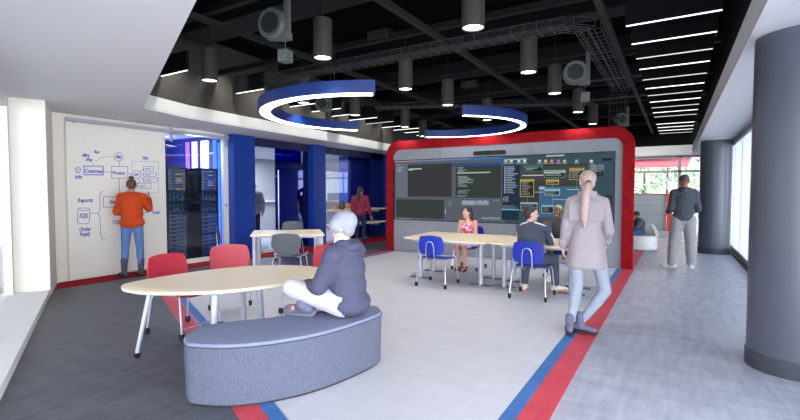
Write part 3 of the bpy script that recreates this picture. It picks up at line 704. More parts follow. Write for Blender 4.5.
# garden outside
struct('ground_outside', MB().box(-30, 30, 27.2, 60, -.2, -.05), mat('pale paving', (200, 205, 190), .9))
LEAF = mat('garden leaves', (150, 172, 126), .8, var=.3, scale=3); LEAF2 = mat('dark garden leaves', (104, 126, 98), .8, var=.3, scale=3); BARK = mat('bark', (90, 78, 64), .9)
def tree(x, y, h, r, m, lab, seed):
    R = random.Random(seed); th = thing('garden_tree', lab, 'tree', (x, y, -.05), 0, 'garden trees')
    put('trunk', MB().tube([(0, 0, 0), (.05, .05, h*.4), (0, .1, h*.75)], [.12, .09, .04], 8), BARK, th, True)
    mb = MB()
    for k in range(420):
        a = R.uniform(0, 2*PI); q = r*R.random()**.5; z = h*(.35+.6*R.random()); w = 1-abs(z/h-.6)*1.2
        c = V(math.cos(a)*q*w, math.sin(a)*q*w, z); u = V(R.uniform(-1, 1), R.uniform(-1, 1), R.uniform(-1, 1)).normalized(); v = u.orthogonal().normalized(); s = R.uniform(.1, .22)
        mb.add([c-u*s, c+v*s*.5, c+u*s, c-v*s*.5], [(0, 1, 2, 3)])
    put('foliage', mb, m, th)
for k, (x, y, h, r, m) in enumerate(((-4.7, 30.5, 3.8, 1.3, LEAF2), (-1.7, 30.2, 4.2, 1.3, LEAF), (1.1, 30.5, 4, 1.2, LEAF), (-.6, 34.5, 5, 1.5, LEAF2), (3.6, 33, 4.4, 1.4, LEAF))):
    tree(x, y, h, r, m, ['dark leafy tree at the left of the far windows', 'pale green tree beside the dark one', 'pale green tree behind the standing man', 'taller dark tree farthest back outside', 'pale tree at the right of the far windows'][k], k)
# round white lounge chair
th = thing('lounge_chair', 'round white sculpted lounge chair beyond the red frame', 'lounge chair', (-.78, 13.35, 0), math.radians(200)); th.scale = (.88, .88, .88)
mb = MB(); n = 40; cs = [2*PI*k/n for k in range(n)]
mb.rings([[V(r*math.cos(a), r*math.sin(a), z) for a in cs] for r, z in ((.36, 0), (.42, .04), (.43, .38), (.40, .42))])
put('shell', mb, WHITE, th, True)
mb = MB(); sh = []
for k in range(25):
    a = math.radians(-190+200*k/24) ; t = math.sin(PI*k/24); h = .42+.33*min(1, t*1.6)
    d = V(math.cos(a), math.sin(a), 0); sh.append([d*.31+V(0, 0, .36), d*.43+V(0, 0, .36), d*.46+V(0, 0, h), d*.37+V(0, 0, h)])
put('backrest', MB().rings(sh), WHITE, th, True)
put('seat_cushion', MB().cyl((0, 0, .4), .3, .05, 32), mat('cushion grey', (150, 152, 158), .9), th, True)

# ================================================================== FURNITURE
# upholstered bench
top = [(-2.95, 1.92), (-2.86, 1.91), (-2.66, 2.0), (-2.5, 2.14), (-2.38, 2.31), (-2.28, 2.52), (-2.21, 2.81), (-2.18, 3.2), (-2.24, 3.35), (-2.39, 3.45), (-2.56, 3.27), (-2.7, 3.0), (-2.84, 2.77), (-2.97, 2.55), (-3.11, 2.37), (-3.16, 2.19), (-3.07, 2.0)]
base = []
cx_, cy_ = -2.62, 2.6
for x, y in top: base.append((cx_+(x-cx_)*.985, cy_+(y-cy_)*.985))
T, B_ = smooth_closed(top), smooth_closed(base)
th = thing('upholstered_bench', 'long curved grey fabric bench in the foreground', 'bench', (cx_, cy_, 0))
def loc(P, z, k=1.0): return [V((x-cx_)*k, (y-cy_)*k, z) for x, y in P]
def mixp(a, b, t): return [(p[0]*(1-t)+q[0]*t, p[1]*(1-t)+q[1]*t) for p, q in zip(a, b)]
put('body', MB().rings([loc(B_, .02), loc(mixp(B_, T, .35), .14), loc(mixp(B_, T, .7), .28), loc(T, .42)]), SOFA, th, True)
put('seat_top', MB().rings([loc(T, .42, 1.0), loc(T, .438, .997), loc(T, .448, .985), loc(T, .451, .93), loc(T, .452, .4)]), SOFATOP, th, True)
put('piping', MB().tube(loc(T, .423, 1.002)+[loc(T, .423, 1.002)[0]], .005, 6), PIPE, th, True)
put('plinth', MB().rings([loc(B_, 0, .97), loc(B_, .022, .97)]), RUBBER, th)
# oval table
top = [(-4.22, 2.15), (-4.08, 2.12), (-3.86, 2.15), (-3.61, 2.28), (-3.40, 2.47), (-3.24, 2.70), (-3.13, 2.98), (-3.09, 3.25), (-3.13, 3.52), (-3.26, 3.78), (-3.5, 3.9), (-3.75, 3.87), (-4.0, 3.74), (-4.22, 3.52), (-4.35, 3.2), (-4.41, 2.85), (-4.42, 2.5), (-4.37, 2.25)]
cx_, cy_ = -3.75, 3.0; T = smooth_closed(top)
th = thing('oval_table', 'large egg-shaped pale wood table on grey legs behind the bench', 'table', (cx_, cy_, 0))
put('tabletop', MB().rings([loc(T, .62, .985), loc(T, .628, 1), loc(T, .644, 1), loc(T, .65, .99)]), [WOOD], th, True)
put('apron', MB().box(-.35, .3, -.5, .5, .59, .62), ALU, th)
for x0, y0, x1, y1, r in ((-4.08, 2.33, -4.14, 2.23, .019), (-3.56, 2.62, -3.53, 2.58, .03), (-3.78, 3.32, -3.76, 3.34, .03), (-4.02, 3.3, -4.06, 3.36, .022), (-3.4, 3.5, -3.36, 3.56, .022)):
    lg = put('leg', MB().tube([(x0-cx_, y0-cy_, .62), (x1-cx_, y1-cy_, .05)], [r*1.15, r], 16), ALU, th, True)
    put('caster', MB().cyl((x1-cx_-.012, y1-cy_, .028), .028, .024, 20, axis='x'), RUBBER, lg, True)

# chairs
def rr(u, v, c=.42): return u*math.sqrt(1-c*v*v/2), v*math.sqrt(1-c*u*u/2)
def chair(name, label, m, frame, loc_, rz, group, kind='std'):
    th = thing(name, label, 'chair', loc_, rz, group)
    def seat(u, v):
        a, b = rr(u, v); z = .452-.012*(1-a*a)+(.03*max(0, -b-.6)/.4)-.035*max(0, b-.6)**2/.16
        return V(a*(.225-.02*b*(-1)), b*.21+.0, z)
    put('seat', MB().grid(seat, 14, 14, .014), m, th, True)
    def back(u, v):
        a, b = rr(u, v, .5); w = .215*(1-.04*b)
        h, zc = .155, .665
        if kind == 'task': w = .24*(1-.3*max(0, -b)**1.5); h, zc = .18, .655
        if kind == 'red': w = .245*(1+.04*max(0, -b)); h, zc = .17, .655
        return V(a*w, -.235-.035*(b*.5+.5)-.03*(1-a*a)+.01, zc+b*h)
    put('backrest', MB().grid(back, 14, 12, .013), m, th, True)
    mb = MB()
    if kind != 'task': mb.tube([(-.07, .0, .43), (-.07, -.2, .42), (-.07, -.28, .47), (-.068, -.295, .62), (-.055, -.302, .70), (-.02, -.305, .725), (.02, -.305, .725), (.055, -.302, .70), (.068, -.295, .62), (.07, -.28, .47), (.07, -.2, .42), (.07, 0, .43)], .0085, 8)
    if kind == 'task':
        for s in (-1, 1): mb.tube([(s*.2, -.1, .44), (s*.25, -.05, .46), (s*.27, .06, .50), (s*.27, .16, .46), (s*.22, .2, .43)], .009, 8)
    put('back_tube', mb, STEEL, th, True)
    put('under_frame', MB().tube([(-.19, .17, .432), (-.19, -.15, .432)], .01, 8).tube([(.19, .17, .432), (.19, -.15, .432)], .01, 8).tube([(-.19, .0, .43), (.19, 0, .43)], .012, 8), frame, th, True)
    if kind == 'red': put('stretcher', MB().tube([(-.245, .245, .11), (.245, .245, .11)], .007, 8), frame, th, True)
    for sx in (-1, 1):
        for sy in (-1, 1):
            lg = put('leg', MB().tube([(sx*.19, sy*.15, .432), (sx*.215, sy*.195, .425), (sx*.228, sy*.215, .38), (sx*.25, sy*.262, .065)], .0105, 8), frame, th, True)
            put('caster', MB().cyl((sx*.25-.014, sy*.262, .028), .028, .028, 18, axis='x').box(sx*.25-.018, sx*.25+.018, sy*.262-.02, sy*.262+.02, .03, .07), RUBBER, lg, True)
    return th
gR = 'red chairs around the oval table'
c = chair('red_chair', 'red chair nearest the camera, left of the oval table', REDSEAT, ALU, (-4.51, 2.94, 0), math.radians(-84), gR, 'red')
dup(c, (-4.68, 3.72, 0), math.radians(-118), 'red chair behind the oval table, second from the left', gR)
dup(c, (-3.86, 4.2, 0), math.radians(170), 'red chair half hidden behind the man in the beanie', gR)
gB = 'blue chairs around the student tables'
c = chair('blue_chair', 'empty blue chair at the left of the student tables', BLUESEAT, STEEL, (-3.29, 6.57, 0), math.radians(2), gB)
dup(c, (-1.75, 6.52, 0), 0, 'blue chair under the young man in the dark tracksuit', gB)
dup(c, (-3.46, 8.28, 0), math.radians(182), 'blue chair under the woman in the floral dress', gB)
dup(c, (-1.76, 8.4, 0), math.radians(188), 'blue chair under the gesturing man across the table', gB)
gG = 'grey chairs around the back table'
c = chair('grey_chair', 'dark grey chair in front of the back table', GREYSEAT, STEEL, (-5.5, 5.5, 0), math.radians(31), gG, 'task')
dup(c, (-7.35, 7.35, 0), math.radians(211), 'dark grey chair on the far side of the back table', gG)
BK = chair('black_chair', 'black chair seen edge-on beside the server room glass', mat('black seat', (30, 32, 38), .5), STEEL, (-7.27, 5.78, 0), math.radians(-38), None)

# rectangular tables
def table(label, poly, z, legs, foot=None, name='student_table', group=None, th_=.028):
    cx, cy = sum(p[0] for p in poly)/len(poly), sum(p[1] for p in poly)/len(poly)
    th = thing(name, label, 'table', (cx, cy, 0), 0, group); P = [(x-cx, y-cy) for x, y in poly]
    put('tabletop', MB().prism(P, z-th_, z), WOOD, th, bevel=.006)
    mb = MB(); mb.prism([(x*.8, y*.8) for x, y in P], z-th_-.04, z-th_); put('apron', mb, ALU, th)
    for (x, y) in legs:
        lg = put('leg', MB().cyl((x-cx, y-cy, .012), .036, z-th_-.02, 20), ALU, th, True)
        if foot: put('foot_bar', MB().prism([(a+x-cx, b+y-cy) for a, b in rrect(-.19, .19, -.03, .03, .028)], 0, .024), mat('foot plate', (98, 102, 114), .4, .4), lg, bevel=.004)
        else: put('caster', MB().cyl((x-cx-.012, y-cy, .0), .03, .03, 16), RUBBER, lg)
    return th
gS = 'pale wood tables in front of the display'
table('left pale wood student table in front of the display', [(-3.96, 6.62), (-3.45, 6.5), (-2.46, 6.5), (-2.46, 7.85), (-4.05, 7.85)], .735, [(-3.8, 6.93), (-3.9, 7.62), (-2.66, 6.85), (-2.68, 7.5)], True, group=gS)
table('right pale wood student table where the two men sit', [(-2.44, 6.58), (-1.1, 6.58), (-1.0, 7.72), (-2.44, 7.72)], .735, [(-2.30, 6.93), (-2.31, 7.43), (-1.3, 6.95), (-1.3, 7.45)], True, group=gS)
bt = [(on_z(250, 235.3, .735).x, on_z(250, 235.3, .735).y), (on_z(324.6, 234.3, .735).x, on_z(324.6, 234.3, .735).y), (on_z(320, 229.2, .735).x, on_z(320, 229.2, .735).y), (on_z(254, 230.2, .735).x, on_z(254, 230.2, .735).y)]
bcx = sum(p[0] for p in bt)/4; bcy = sum(p[1] for p in bt)/4
table('pale wood table in the back, before the blue pier', bt, .735, [(bcx+(x-bcx)*k, bcy+(y-bcy)*k) for x, y in bt for k in (.85,)]+[(bcx+(bt[0][0]-bcx)*.62, bcy+(bt[0][1]-bcy)*.92), (bcx+(bt[1][0]-bcx)*.92, bcy+(bt[1][1]-bcy)*.6)], name='back_table')

# ================================================================== PEOPLE
def blob(mb, voxel, iters=4, fac=.5):
    me = mb.mesh('tmp', []); o = link('tmp', me)
    r = o.modifiers.new('r', 'REMESH'); r.mode = 'VOXEL'; r.voxel_size = voxel; r.use_smooth_shade = True
    s = o.modifiers.new('s', 'SMOOTH'); s.iterations = iters; s.factor = fac
    dg = bpy.context.evaluated_depsgraph_get(); out = bpy.data.meshes.new_from_object(o.evaluated_get(dg))
    bpy.data.objects.remove(o); bpy.data.meshes.remove(me)
    for p in out.polygons: p.use_smooth = True
    return out
def bput(name, mb, m, parent, voxel, iters=4, label=None):
    me = blob(mb, voxel, iters); me.name = name; me.materials.clear(); me.materials.append(m); o = link(name, me, parent)
    if label: o['label'] = label
    return o
def skin(name, rgb): return mat(name, rgb, .5, var=.04, scale=20)
def cloth(name, rgb, var=.08, bump=.5): return mat(name, rgb, .9, var=var, scale=14, bump=bump, bscale=9, spec=.2)
def frame(fwd, up=(0, 0, 1)):
    f = V(fwd).normalized(); u = V(up); r = f.cross(u).normalized(); u = r.cross(f).normalized(); return r, f, u
def head_at(mb, hc, F, s=1.0):
    r, f, u = F; B = (r, f, u)
    mb.ell(hc+u*.028*s-f*.008*s, (.074*s, .092*s, .086*s), B, 20, 14)
    mb.ell(hc+f*.022*s-u*.03*s, (.058*s, .066*s, .078*s), B, 20, 14)
    mb.ell(hc+f*.06*s-u*.09*s, (.027*s, .024*s, .022*s), B)
    mb.cap(hc+f*.082*s+u*.018*s, hc+f*.104*s-u*.022*s, .009*s, .014*s)
    mb.cap(hc+f*.078*s-u*.058*s-r*.014*s, hc+f*.078*s-u*.058*s+r*.014*s, .011*s, .011*s)
    mb.cap(hc+f*.074*s+u*.03*s-r*.03*s, hc+f*.074*s+u*.03*s+r*.03*s, .014*s, .014*s)
    for k in (-1, 1):
        mb.ell(hc+r*k*.074*s-u*.005*s-f*.005*s, (.011*s, .02*s, .032*s), B)
        mb.ell(hc+r*k*.036*s+f*.055*s-u*.03*s, (.024*s, .022*s, .026*s), B)
def face_bits(parent, hc, F, s=1.0, brow=(60, 45, 38), lip=(160, 92, 84)):
    r, f, u = F; B = (r, f, u)
    for k in (-1, 1):
        mb = MB(); c = hc+r*k*.031*s+f*.080*s+u*.006*s
        mb.ell(c, (.013*s, .008*s, .008*s), B, 12, 8, 0); mb.ell(c+f*.0045*s, (.006*s, .005*s, .006*s), B, 10, 6, 1)
        put('eye', mb, [mat('eye white', (226, 222, 216), .3), mat('eye iris', (38, 30, 28), .3)], parent, True)
        put('eyebrow', MB().cap(hc+r*k*.018*s+f*.092*s+u*.026*s, hc+r*k*.045*s+f*.083*s+u*.028*s, .0045*s, .0035*s), mat('brow %d %d %d' % brow, brow, .8), parent, True)
    put('lips', MB().cap(hc+r*-.018*s+f*.086*s-u*.057*s, hc+r*.018*s+f*.086*s-u*.057*s, .006*s, .006*s), mat('lips %d %d %d' % lip, lip, .5), parent, True)
def hand_at(mb, w, d, across, curl=.5, s=1.0, thumb=1, spread=1.0):
    # w wrist, d direction wrist->knuckles, across towards the thumb side
    w = V(w); d = V(d).normalized(); a = V(across); a = (a-d*a.dot(d)).normalized(); n = d.cross(a)*thumb  # n points out of the palm
    mb.cap(w-d*.01, w+d*.03*s, .024*s, .026*s)
    mb.ell(w+d*.05*s, (.04*s, .017*s, .052*s), (a, n, d), 14, 10)
    for k, (L, o) in enumerate(((.072, .029), (.08, .01), (.075, -.010), (.058, -.028))):
        p0 = w+d*.085*s+a*o*s; c1 = curl*.6; c2 = curl*1.5; o2 = a*(o*.35*spread)
        d1 = (d*math.cos(c1)+n*math.sin(c1)+o2).normalized(); p1 = p0+d1*L*.5*s
        d2 = (d*math.cos(c2)+n*math.sin(c2)).normalized(); p2 = p1+d2*L*.5*s
        mb.cap(w+d*.06*s+a*o*s, p0, .0095*s, .0095*s, 8); mb.cap(p0, p1, .0095*s, .009*s, 8); mb.cap(p1, p2, .009*s, .0075*s, 8)
    t0 = w+d*.025*s+a*.03*s; t1 = t0+(d*.6+a*.7+n*.3*curl).normalized()*.04*s; t2 = t1+(d*.9+a*.1+n*.5*curl).normalized()*.032*s
    mb.cap(t0, t1, .013*s, .011*s, 8); mb.cap(t1, t2, .011*s, .009*s, 8)
def torso_to(mb, J, ex=0, s=1.0, w=1.0):
    P, Cc, N = V(J['pelvis']), V(J['chest']), V(J['neck']); r = (V(J['shR'])-V(J['shL'])).normalized(); u = (N-P).normalized(); f = u.cross(r).normalized(); r = f.cross(u); B = (r, f, u)
    hr = (V(J['hipR'])-V(J['hipL'])).normalized(); HB = (hr, V(0, 0, 1).cross(hr), V(0, 0, 1))
    mb.ell(P, ((.16*w+ex)*s, (.112*w+ex)*s, .12*s), HB); mid = P.lerp(Cc, .5)
    mb.ell(mid, ((.138*w+ex)*s, (.102*w+ex)*s, .17*s), B)
    mb.ell(Cc, ((.155*w+ex)*s, (.112*w+ex)*s, .17*s), B)
    q = N-u*.085*s; mb.ell(q, ((.155*w+ex)*s, (.092*w+ex)*s, .085*s), B)
    for k in ('shL', 'shR'): mb.cap(N-u*.05*s, V(J[k]), (.055*w+ex)*s, (.05*w+ex)*s)
def arm_to(mb, J, k, ex=0, s=1.0, stop=1.0, w=1.0, start=0.0):
    a, b, c = V(J['sh'+k]), V(J['el'+k]), V(J['wr'+k])
    mb.cap(a, b, (.05*w+ex)*s, (.04*w+ex)*s); mb.cap(b, b.lerp(c, stop), (.04*w+ex)*s, (.027*w+ex*1.1)*s)
def leg_to(mb, J, k, ex=0, s=1.0, stop=1.0, w=1.0):
    a, b, c = V(J['hip'+k]), V(J['kn'+k]), V(J['an'+k])
    mb.cap(a, b, (.083*w+ex)*s, (.054*w+ex)*s); m = b.lerp(c, .3); mb.cap(b, m, (.052*w+ex)*s, (.053*w+ex)*s); mb.cap(m, b.lerp(c, stop), (.053*w+ex)*s, (.037*w+ex)*s)
def shoe(parent, an, d, up=(0, 0, 1), m=None, sole=None, s=1.0, boot=0, name='shoe', label=None, voxel=.008):
    an = V(an); u = V(up).normalized(); d = V(d); d = (d-u*d.dot(u)).normalized(); r = d.cross(u); B = (r, d, u); g = an-u*.08*s
    mb = MB(); mb.ell(g-d*.03*s+u*.045*s, (.038*s, .05*s, .045*s), B); mb.cap(g-d*.02*s+u*.045*s, g+d*.14*s+u*.032*s, .04*s, .03*s, side=r); mb.ell(g+d*.13*s+u*.03*s, (.044*s, .065*s, .028*s), B)
    mb.cap(an+u*boot*s, g+u*.05*s+d*.01*s, (.05 if boot < .15 else .058)*s, .043*s)
    o = bput(name, mb, m, parent, voxel, 2, label)
    pts = rrect(-.042*s, .042*s, -.085*s, .195*s, .04*s, 5)
    M = Matrix(((r.x, d.x, u.x, g.x), (r.y, d.y, u.y, g.y), (r.z, d.z, u.z, g.z), (0, 0, 0, 1)))
    put('sole', MB().prism(pts, 0, .018*s, M=M), sole or RUBBER, o)
    return o
def body(root, J, sk, F, s=1.0, voxel=.008, w=1.0, hands=((.5, None), (.5, None)), bare_legs=False, feet=False, hs=None):
    mb = MB(); torso_to(mb, J, -.012, s, w); hs = hs or s
    mb.cap(V(J['neck'])-V(0, 0, .03), V(J['head'])-F[2]*.05*hs-F[1]*.01, .055*s, .05*s)
    head_at(mb, V(J['head']), F, hs)
    for k, (curl, ac) in zip('LR', hands):
        arm_to(mb, J, k, 0, s, w=w); d = (V(J['wr'+k])-V(J['el'+k])).normalized(); d = V(J.get('hd'+k, d))
        across = V(ac) if ac else V(1 if k == 'L' else -1, .6, .3)
        hand_at(mb, J['wr'+k], d, across, curl, s*.98, thumb=1 if k == 'L' else -1)
        leg_to(mb, J, k, 0 if bare_legs else -.008, s, w=w)
        if feet: mb.cap(V(J['an'+k])+V(0, -.01, -.045), V(J['an'+k])+V(0, .13, -.06), .03, .024)
    return bput('body', mb, sk, root, voxel, 3)

# --- standing woman in the long coat ------------------------------------------------
S_PALE = skin('skin pale', (222, 178, 158)); S_TAN = skin('skin tan', (190, 134, 108)); S_DARK = skin('skin dark', (112, 74, 56)); S_MID = skin('skin mid', (150, 102, 78))
J = dict(pelvis=(0, 0, .95), chest=(0, .0, 1.24), neck=(0, .0, 1.455), head=(-.005, .02, 1.61), shL=(-.155, 0, 1.39), shR=(.155, 0, 1.39), elL=(-.205, -.05, 1.12), wrL=(-.235, .06, .90), hdL=V(0, .35, -1),
         elR=(.215, -.07, 1.10), wrR=(.17, .12, .96), hdR=V(-.2, .5, -.7), hipL=(-.09, 0, .90), hipR=(.09, 0, .90), knL=(-.085, -.03, .47), anL=(-.145, -.13, .1), knR=(.19, .03, .46), anR=(-.05, -.02, .1))
F = frame((-.45, 1, 0))
t = thing('person', 'standing woman in a long grey trench coat with a ponytail, seen from behind', 'person', (-.81, 5.12, 0), math.radians(6))
body(t, J, S_PALE, F, 1.0, .007, hands=((.7, (0, 1, .3)), (.6, (-1, .3, .3))))
mb = MB()
for k in 'LR': leg_to(mb, J, k, .008, .96, .8)
mb.ell((0, 0, .93), (.155, .115, .12)); bput('jeans', mb, cloth('pale blue denim', (146, 156, 172)), t, .011, 3)
COAT = cloth('mauve grey coat', (152, 146, 152), .05, .7)
mb = MB(); n = 36
def cring(z, rx, ry, y=0, wob=0, fl=0):
    return [V(rx*(1+wob*math.sin(5*a+fl))*math.cos(a), y+ry*(1+wob*math.sin(5*a+fl))*math.sin(a), z) for a in [2*PI*k/n for k in range(n)]]
mb.rings([cring(.70, .205, .16, 0, .05), cring(.72, .208, .163, 0, .05), cring(.85, .19, .15, 0, .035), cring(1.0, .168, .135, 0, .02), cring(1.12, .155, .125, 0, .01), cring(1.25, .165, .122), cring(1.34, .17, .11), cring(1.41, .145, .09), cring(1.46, .085, .07)])
for k in 'LR': arm_to(mb, J, k, .014, 1, .8)
mb.cap((-.07, 0, 1.43), (-.155, 0, 1.385), .06, .06); mb.cap((.07, 0, 1.43), (.155, 0, 1.385), .06, .06)
co = bput('trench_coat', mb, COAT, t, .011, 3)
mb = MB(); mb.rings([cring(1.425, .088, .078), cring(1.50, .075, .07), cring(1.51, .088, .082), cring(1.44, .112, .098)]); put('collar', mb, COAT, co, True)
mb = MB()
mb.grid(lambda u, v: V(u*.165, -.134-.008*(1-u*u)+.012*v, 1.30+v*.09), 12, 6, .008); put('back_yoke', mb, COAT, co, True)
for k in 'LR':
    a, b = V(J['el'+k]), V(J['wr'+k]); put('cuff', MB().cap(a.lerp(b, .68), a.lerp(b, .84), .058, .055), COAT, co, True)
HB_ = mat('ash blond hair', (172, 152, 146), .55, var=.22, scale=30, stretch=(4, 4, .5), bump=.4, bscale=60)
mb = MB(); hc = V(J['head']); mb.ell(hc+F[2]*.034-F[1]*.018, (.084, .096, .09), F); mb.ell(hc-F[1]*.05-F[2]*.02, (.066, .05, .07), F)
hb = bput('hair', mb, HB_, t, .008, 2)
mb = MB(); mb.tube([(.02, -.09, 1.60), (.015, -.155, 1.56), (.0, -.19, 1.47), (-.01, -.19, 1.35), (-.012, -.185, 1.22), (-.012, -.18, 1.13)], [.022, .034, .04, .042, .036, .014], 14)
put('ponytail', mb, HB_, hb, True); put('hair_tie', MB().cyl((.019, -.105, 1.60), .024, .018, 14, axis=(0, -1, -.6)), RUBBER, hb)
BOOT = mat('blue grey suede', (96, 102, 126), .85, var=.08, scale=30)
shoe(t, (-.145, -.13, .1), (-.15, 1, 0), m=BOOT, boot=.09, name='ankle_boot', s=.95); shoe(t, (-.05, -.02, .1), (1, -.25, 0), m=BOOT, boot=.09, name='ankle_boot', s=.95)
R6 = Matrix.Rotation(math.radians(6), 4, 'Z')
ph = R6 @ V(-.235, .105, .83)+V(-.81, 5.12, 0)
tag(put('smartphone', MB().prism(rrect(-.018, .018, -.004, .004, .003), -.07, .07), RUBBER, None, loc=ph), 'dark phone held in the left hand of the woman in the coat', 'phone')

# --- man in the hoodie, right --------------------------------------------------------
J = dict(pelvis=(-.02, 0, 1.0), chest=(-.01, .0, 1.32), neck=(0, .02, 1.545), head=(.0, .05, 1.71), shL=(-.17, .02, 1.47), shR=(.17, .02, 1.47), elL=(-.235, -.03, 1.17), wrL=(-.24, .2, 1.10), hdL=V(.5, .7, .2),
         elR=(.235, -.03, 1.17), wrR=(.15, .2, 1.08), hdR=V(-.6, .6, .1), hipL=(-.11, 0, .96), hipR=(.09, 0, .96), knL=(-.16, .02, .52), anL=(-.2, -.03, .09), knR=(.13, .03, .52), anR=(.14, -.02, .09))
F = frame((-.1, 1, -.25)); t = thing('person', 'tall man in a charcoal hoodie and pale trousers near the column, back turned', 'person', (.12, 10.6, 0), math.radians(12))
body(t, J, S_MID, F, 1.06, .012, hands=((.8, (1, 0, .5)), (.8, (-1, 0, .5))), hs=1.16)
mb = MB(); torso_to(mb, J, .04, 1.0, 1.05)
for k in 'LR': arm_to(mb, J, k, .022, 1.05, .9)
mb.ell((0, 0, 1.1), (.185, .15, .12)); ho = bput('hoodie', mb, cloth('charcoal jersey', (74, 78, 88)), t, .014, 4)
mb = MB(); mb.ell((0, -.05, 1.53), (.12, .09, .065)); mb.cap((-.08, .0, 1.54), (.08, .0, 1.54), .06, .06); bput('hood', mb, cloth('charcoal jersey', (74, 78, 88)), ho, .012, 3)
mb = MB(); mb.ell((-.01, 0, .98), (.185, .14, .13))
for k in 'LR': leg_to(mb, J, k, .04, 1.05, .98)
bput('trousers', mb, cloth('pale grey chinos', (158, 156, 158)), t, .014, 3)
mb = MB(); mb.ell(V(J['head'])+F[2]*.04-F[1]*.014, (.09, .108, .1), F); bput('hair', mb, mat('shaved hair', (92, 72, 66), .8), t, .01, 2)
WS = mat('white sneaker', (222, 218, 208), .6)
shoe(t, J['anL'], (-1, .35, 0), m=WS, sole=WS, s=1.1, name='sneaker', voxel=.012); shoe(t, J['anR'], (.25, 1, 0), m=WS, sole=WS, s=1.1, name='sneaker', voxel=.012)

# --- writer at the whiteboard ---------------------------------------------------------
J = dict(pelvis=(0, 0, .96), chest=(.0, .02, 1.27), neck=(0, .04, 1.47), head=(.0, .075, 1.615), shL=(-.15, .03, 1.405), shR=(.15, .03, 1.405), elL=(-.23, .06, 1.16), wrL=(-.14, .25, 1.13), hdL=V(.6, .7, .3),
         elR=(.26, .12, 1.20), wrR=(.25, .32, 1.38), hdR=V(-.05, .7, .6), hipL=(-.085, 0, .92), hipR=(.085, 0, .92), knL=(-.115, .02, .50), anL=(-.13, -.03, .1), knR=(.11, .03, .50), anR=(.12, .04, .1))
F = frame((0, 1, .0)); t = thing('person', 'person in an orange sweater and blue jeans writing on the whiteboard', 'person', (-8.2, 4.38, 0), math.radians(58))
body(t, J, S_TAN, F, 1.0, .008, hands=((.7, (.3, 0, 1)), (.9, (-.3, 0, 1))))
ORG = mat('rust orange knit', (190, 72, 36), .95, var=.14, scale=40, bump=.5, bscale=40, spec=.1)
mb = MB(); torso_to(mb, J, .035, 1.0, 1.05)
for k in 'LR': arm_to(mb, J, k, .024, 1.04, .88)
mb.ell((0, 0, 1.02), (.175, .135, .1)); mb.ell((0, .0, 1.15), (.17, .13, .14)); bput('sweater', mb, ORG, t, .012, 4)
mb = MB(); mb.ell((0, 0, .94), (.165, .125, .12))
for k in 'LR': leg_to(mb, J, k, .008, 1.0, .75)
bput('jeans', mb, cloth('mid blue denim', (92, 124, 176)), t, .012, 3)
HBR = mat('brown hair', (92, 64, 52), .6, var=.2, scale=40)
hc = V(J['head']); mb = MB(); mb.ell(hc+F[2]*.034-F[1]*.018, (.082, .094, .09), F); mb.ell(hc-F[1]*.05-F[2]*.01, (.06, .045, .06), F)
h = bput('hair', mb, HBR, t, .009, 2); put('hair_bun', MB().ell(hc+F[2]*.135-F[1]*.04, (.045, .045, .036)), HBR, h, True)
BT = mat('dark slate boots', (62, 68, 88), .6)
shoe(t, J['anL'], (-.6, 1, 0), m=BT, boot=.2, name='boot'); shoe(t, J['anR'], (-.3, 1, 0), m=BT, boot=.2, name='boot')
M_ = Matrix.Translation(V(-8.2, 4.38, 0)) @ Matrix.Rotation(math.radians(58), 4, 'Z')
tag(put('marker_pen', MB().cap(M_ @ V(.26, .40, 1.44), M_ @ V(.24, .50, 1.50), .009, .007), mat('marker body', (60, 60, 66), .4), None, True), 'dark marker pen in the raised hand at the whiteboard', 'marker')

# --- seated man with beanie on the bench ------------------------------------------------
J = dict(pelvis=(0, 0, .12), chest=(.0, .05, .40), neck=(0, .07, .61), head=(.0, .085, .752), shL=(-.165, .06, .53), shR=(.165, .06, .53), elL=(-.215, .17, .27), wrL=(-.10, .38, .245), hdL=V(.5, .8, -.1),
         elR=(.23, .2, .28), wrR=(.12, .40, .22), hdR=V(-.5, .8, -.1), hipL=(-.10, .02, .12), hipR=(.10, .02, .12), knL=(-.20, .47, .235), anL=(.14, .46, .12), knR=(.30, .38, .17), anR=(-.14, .44, .085))
F = frame((-.35, 1, -.1)); t = thing('person', 'man in a white beanie and grey hoodie sitting cross-legged on the bench', 'person', (-2.33, 3.03, .452), math.radians(93))
body(t, J, S_PALE, F, 1.0, .007, hands=((.8, (1, 0, .4)), (.8, (-1, 0, .4)))); face_bits(t, V(J['head']), F)
HOD = cloth('slate violet jersey', (74, 76, 98), .05, .8)
mb = MB(); torso_to(mb, J, .036, 1.0, 1.06); mb.ell((0, -.01, .13), (.17, .135, .12)); mb.ell((0, .02, .26), (.165, .135, .15))
for k in 'LR': arm_to(mb, J, k, .03, 1.0, .9)
ho = bput('hoodie', mb, HOD, t, .011, 4)
mb = MB(); mb.ell((0, -.02, .585), (.12, .085, .05), frame((0, 1, -.3))); mb.cap((-.08, .05, .605), (.08, .05, .605), .05, .05); mb.cap((-.07, .0, .61), (.07, .0, .61), .045, .045); bput('hood', mb, HOD, ho, .009, 3)
put('shirt_collar', MB().rings([[V(.062*math.cos(a)*q, .085+.06*math.sin(a)*q, z) for a in [2*PI*k/20 for k in range(20)]] for z, q in ((.62, 1.2), (.66, 1.05))]), WHITE, t, True)
mb = MB(); mb.ell((0, .02, .11), (.17, .14, .105))
for k in 'LR': leg_to(mb, J, k, .024, 1.0, .9)
bput('trousers', mb, cloth('white cotton', (186, 186, 200), .03, .4), t, .011, 3)
BE = mat('white knit', (150, 153, 170), .95, var=.06, scale=30, bump=.6, bscale=30, stretch=(3, 3, 1))
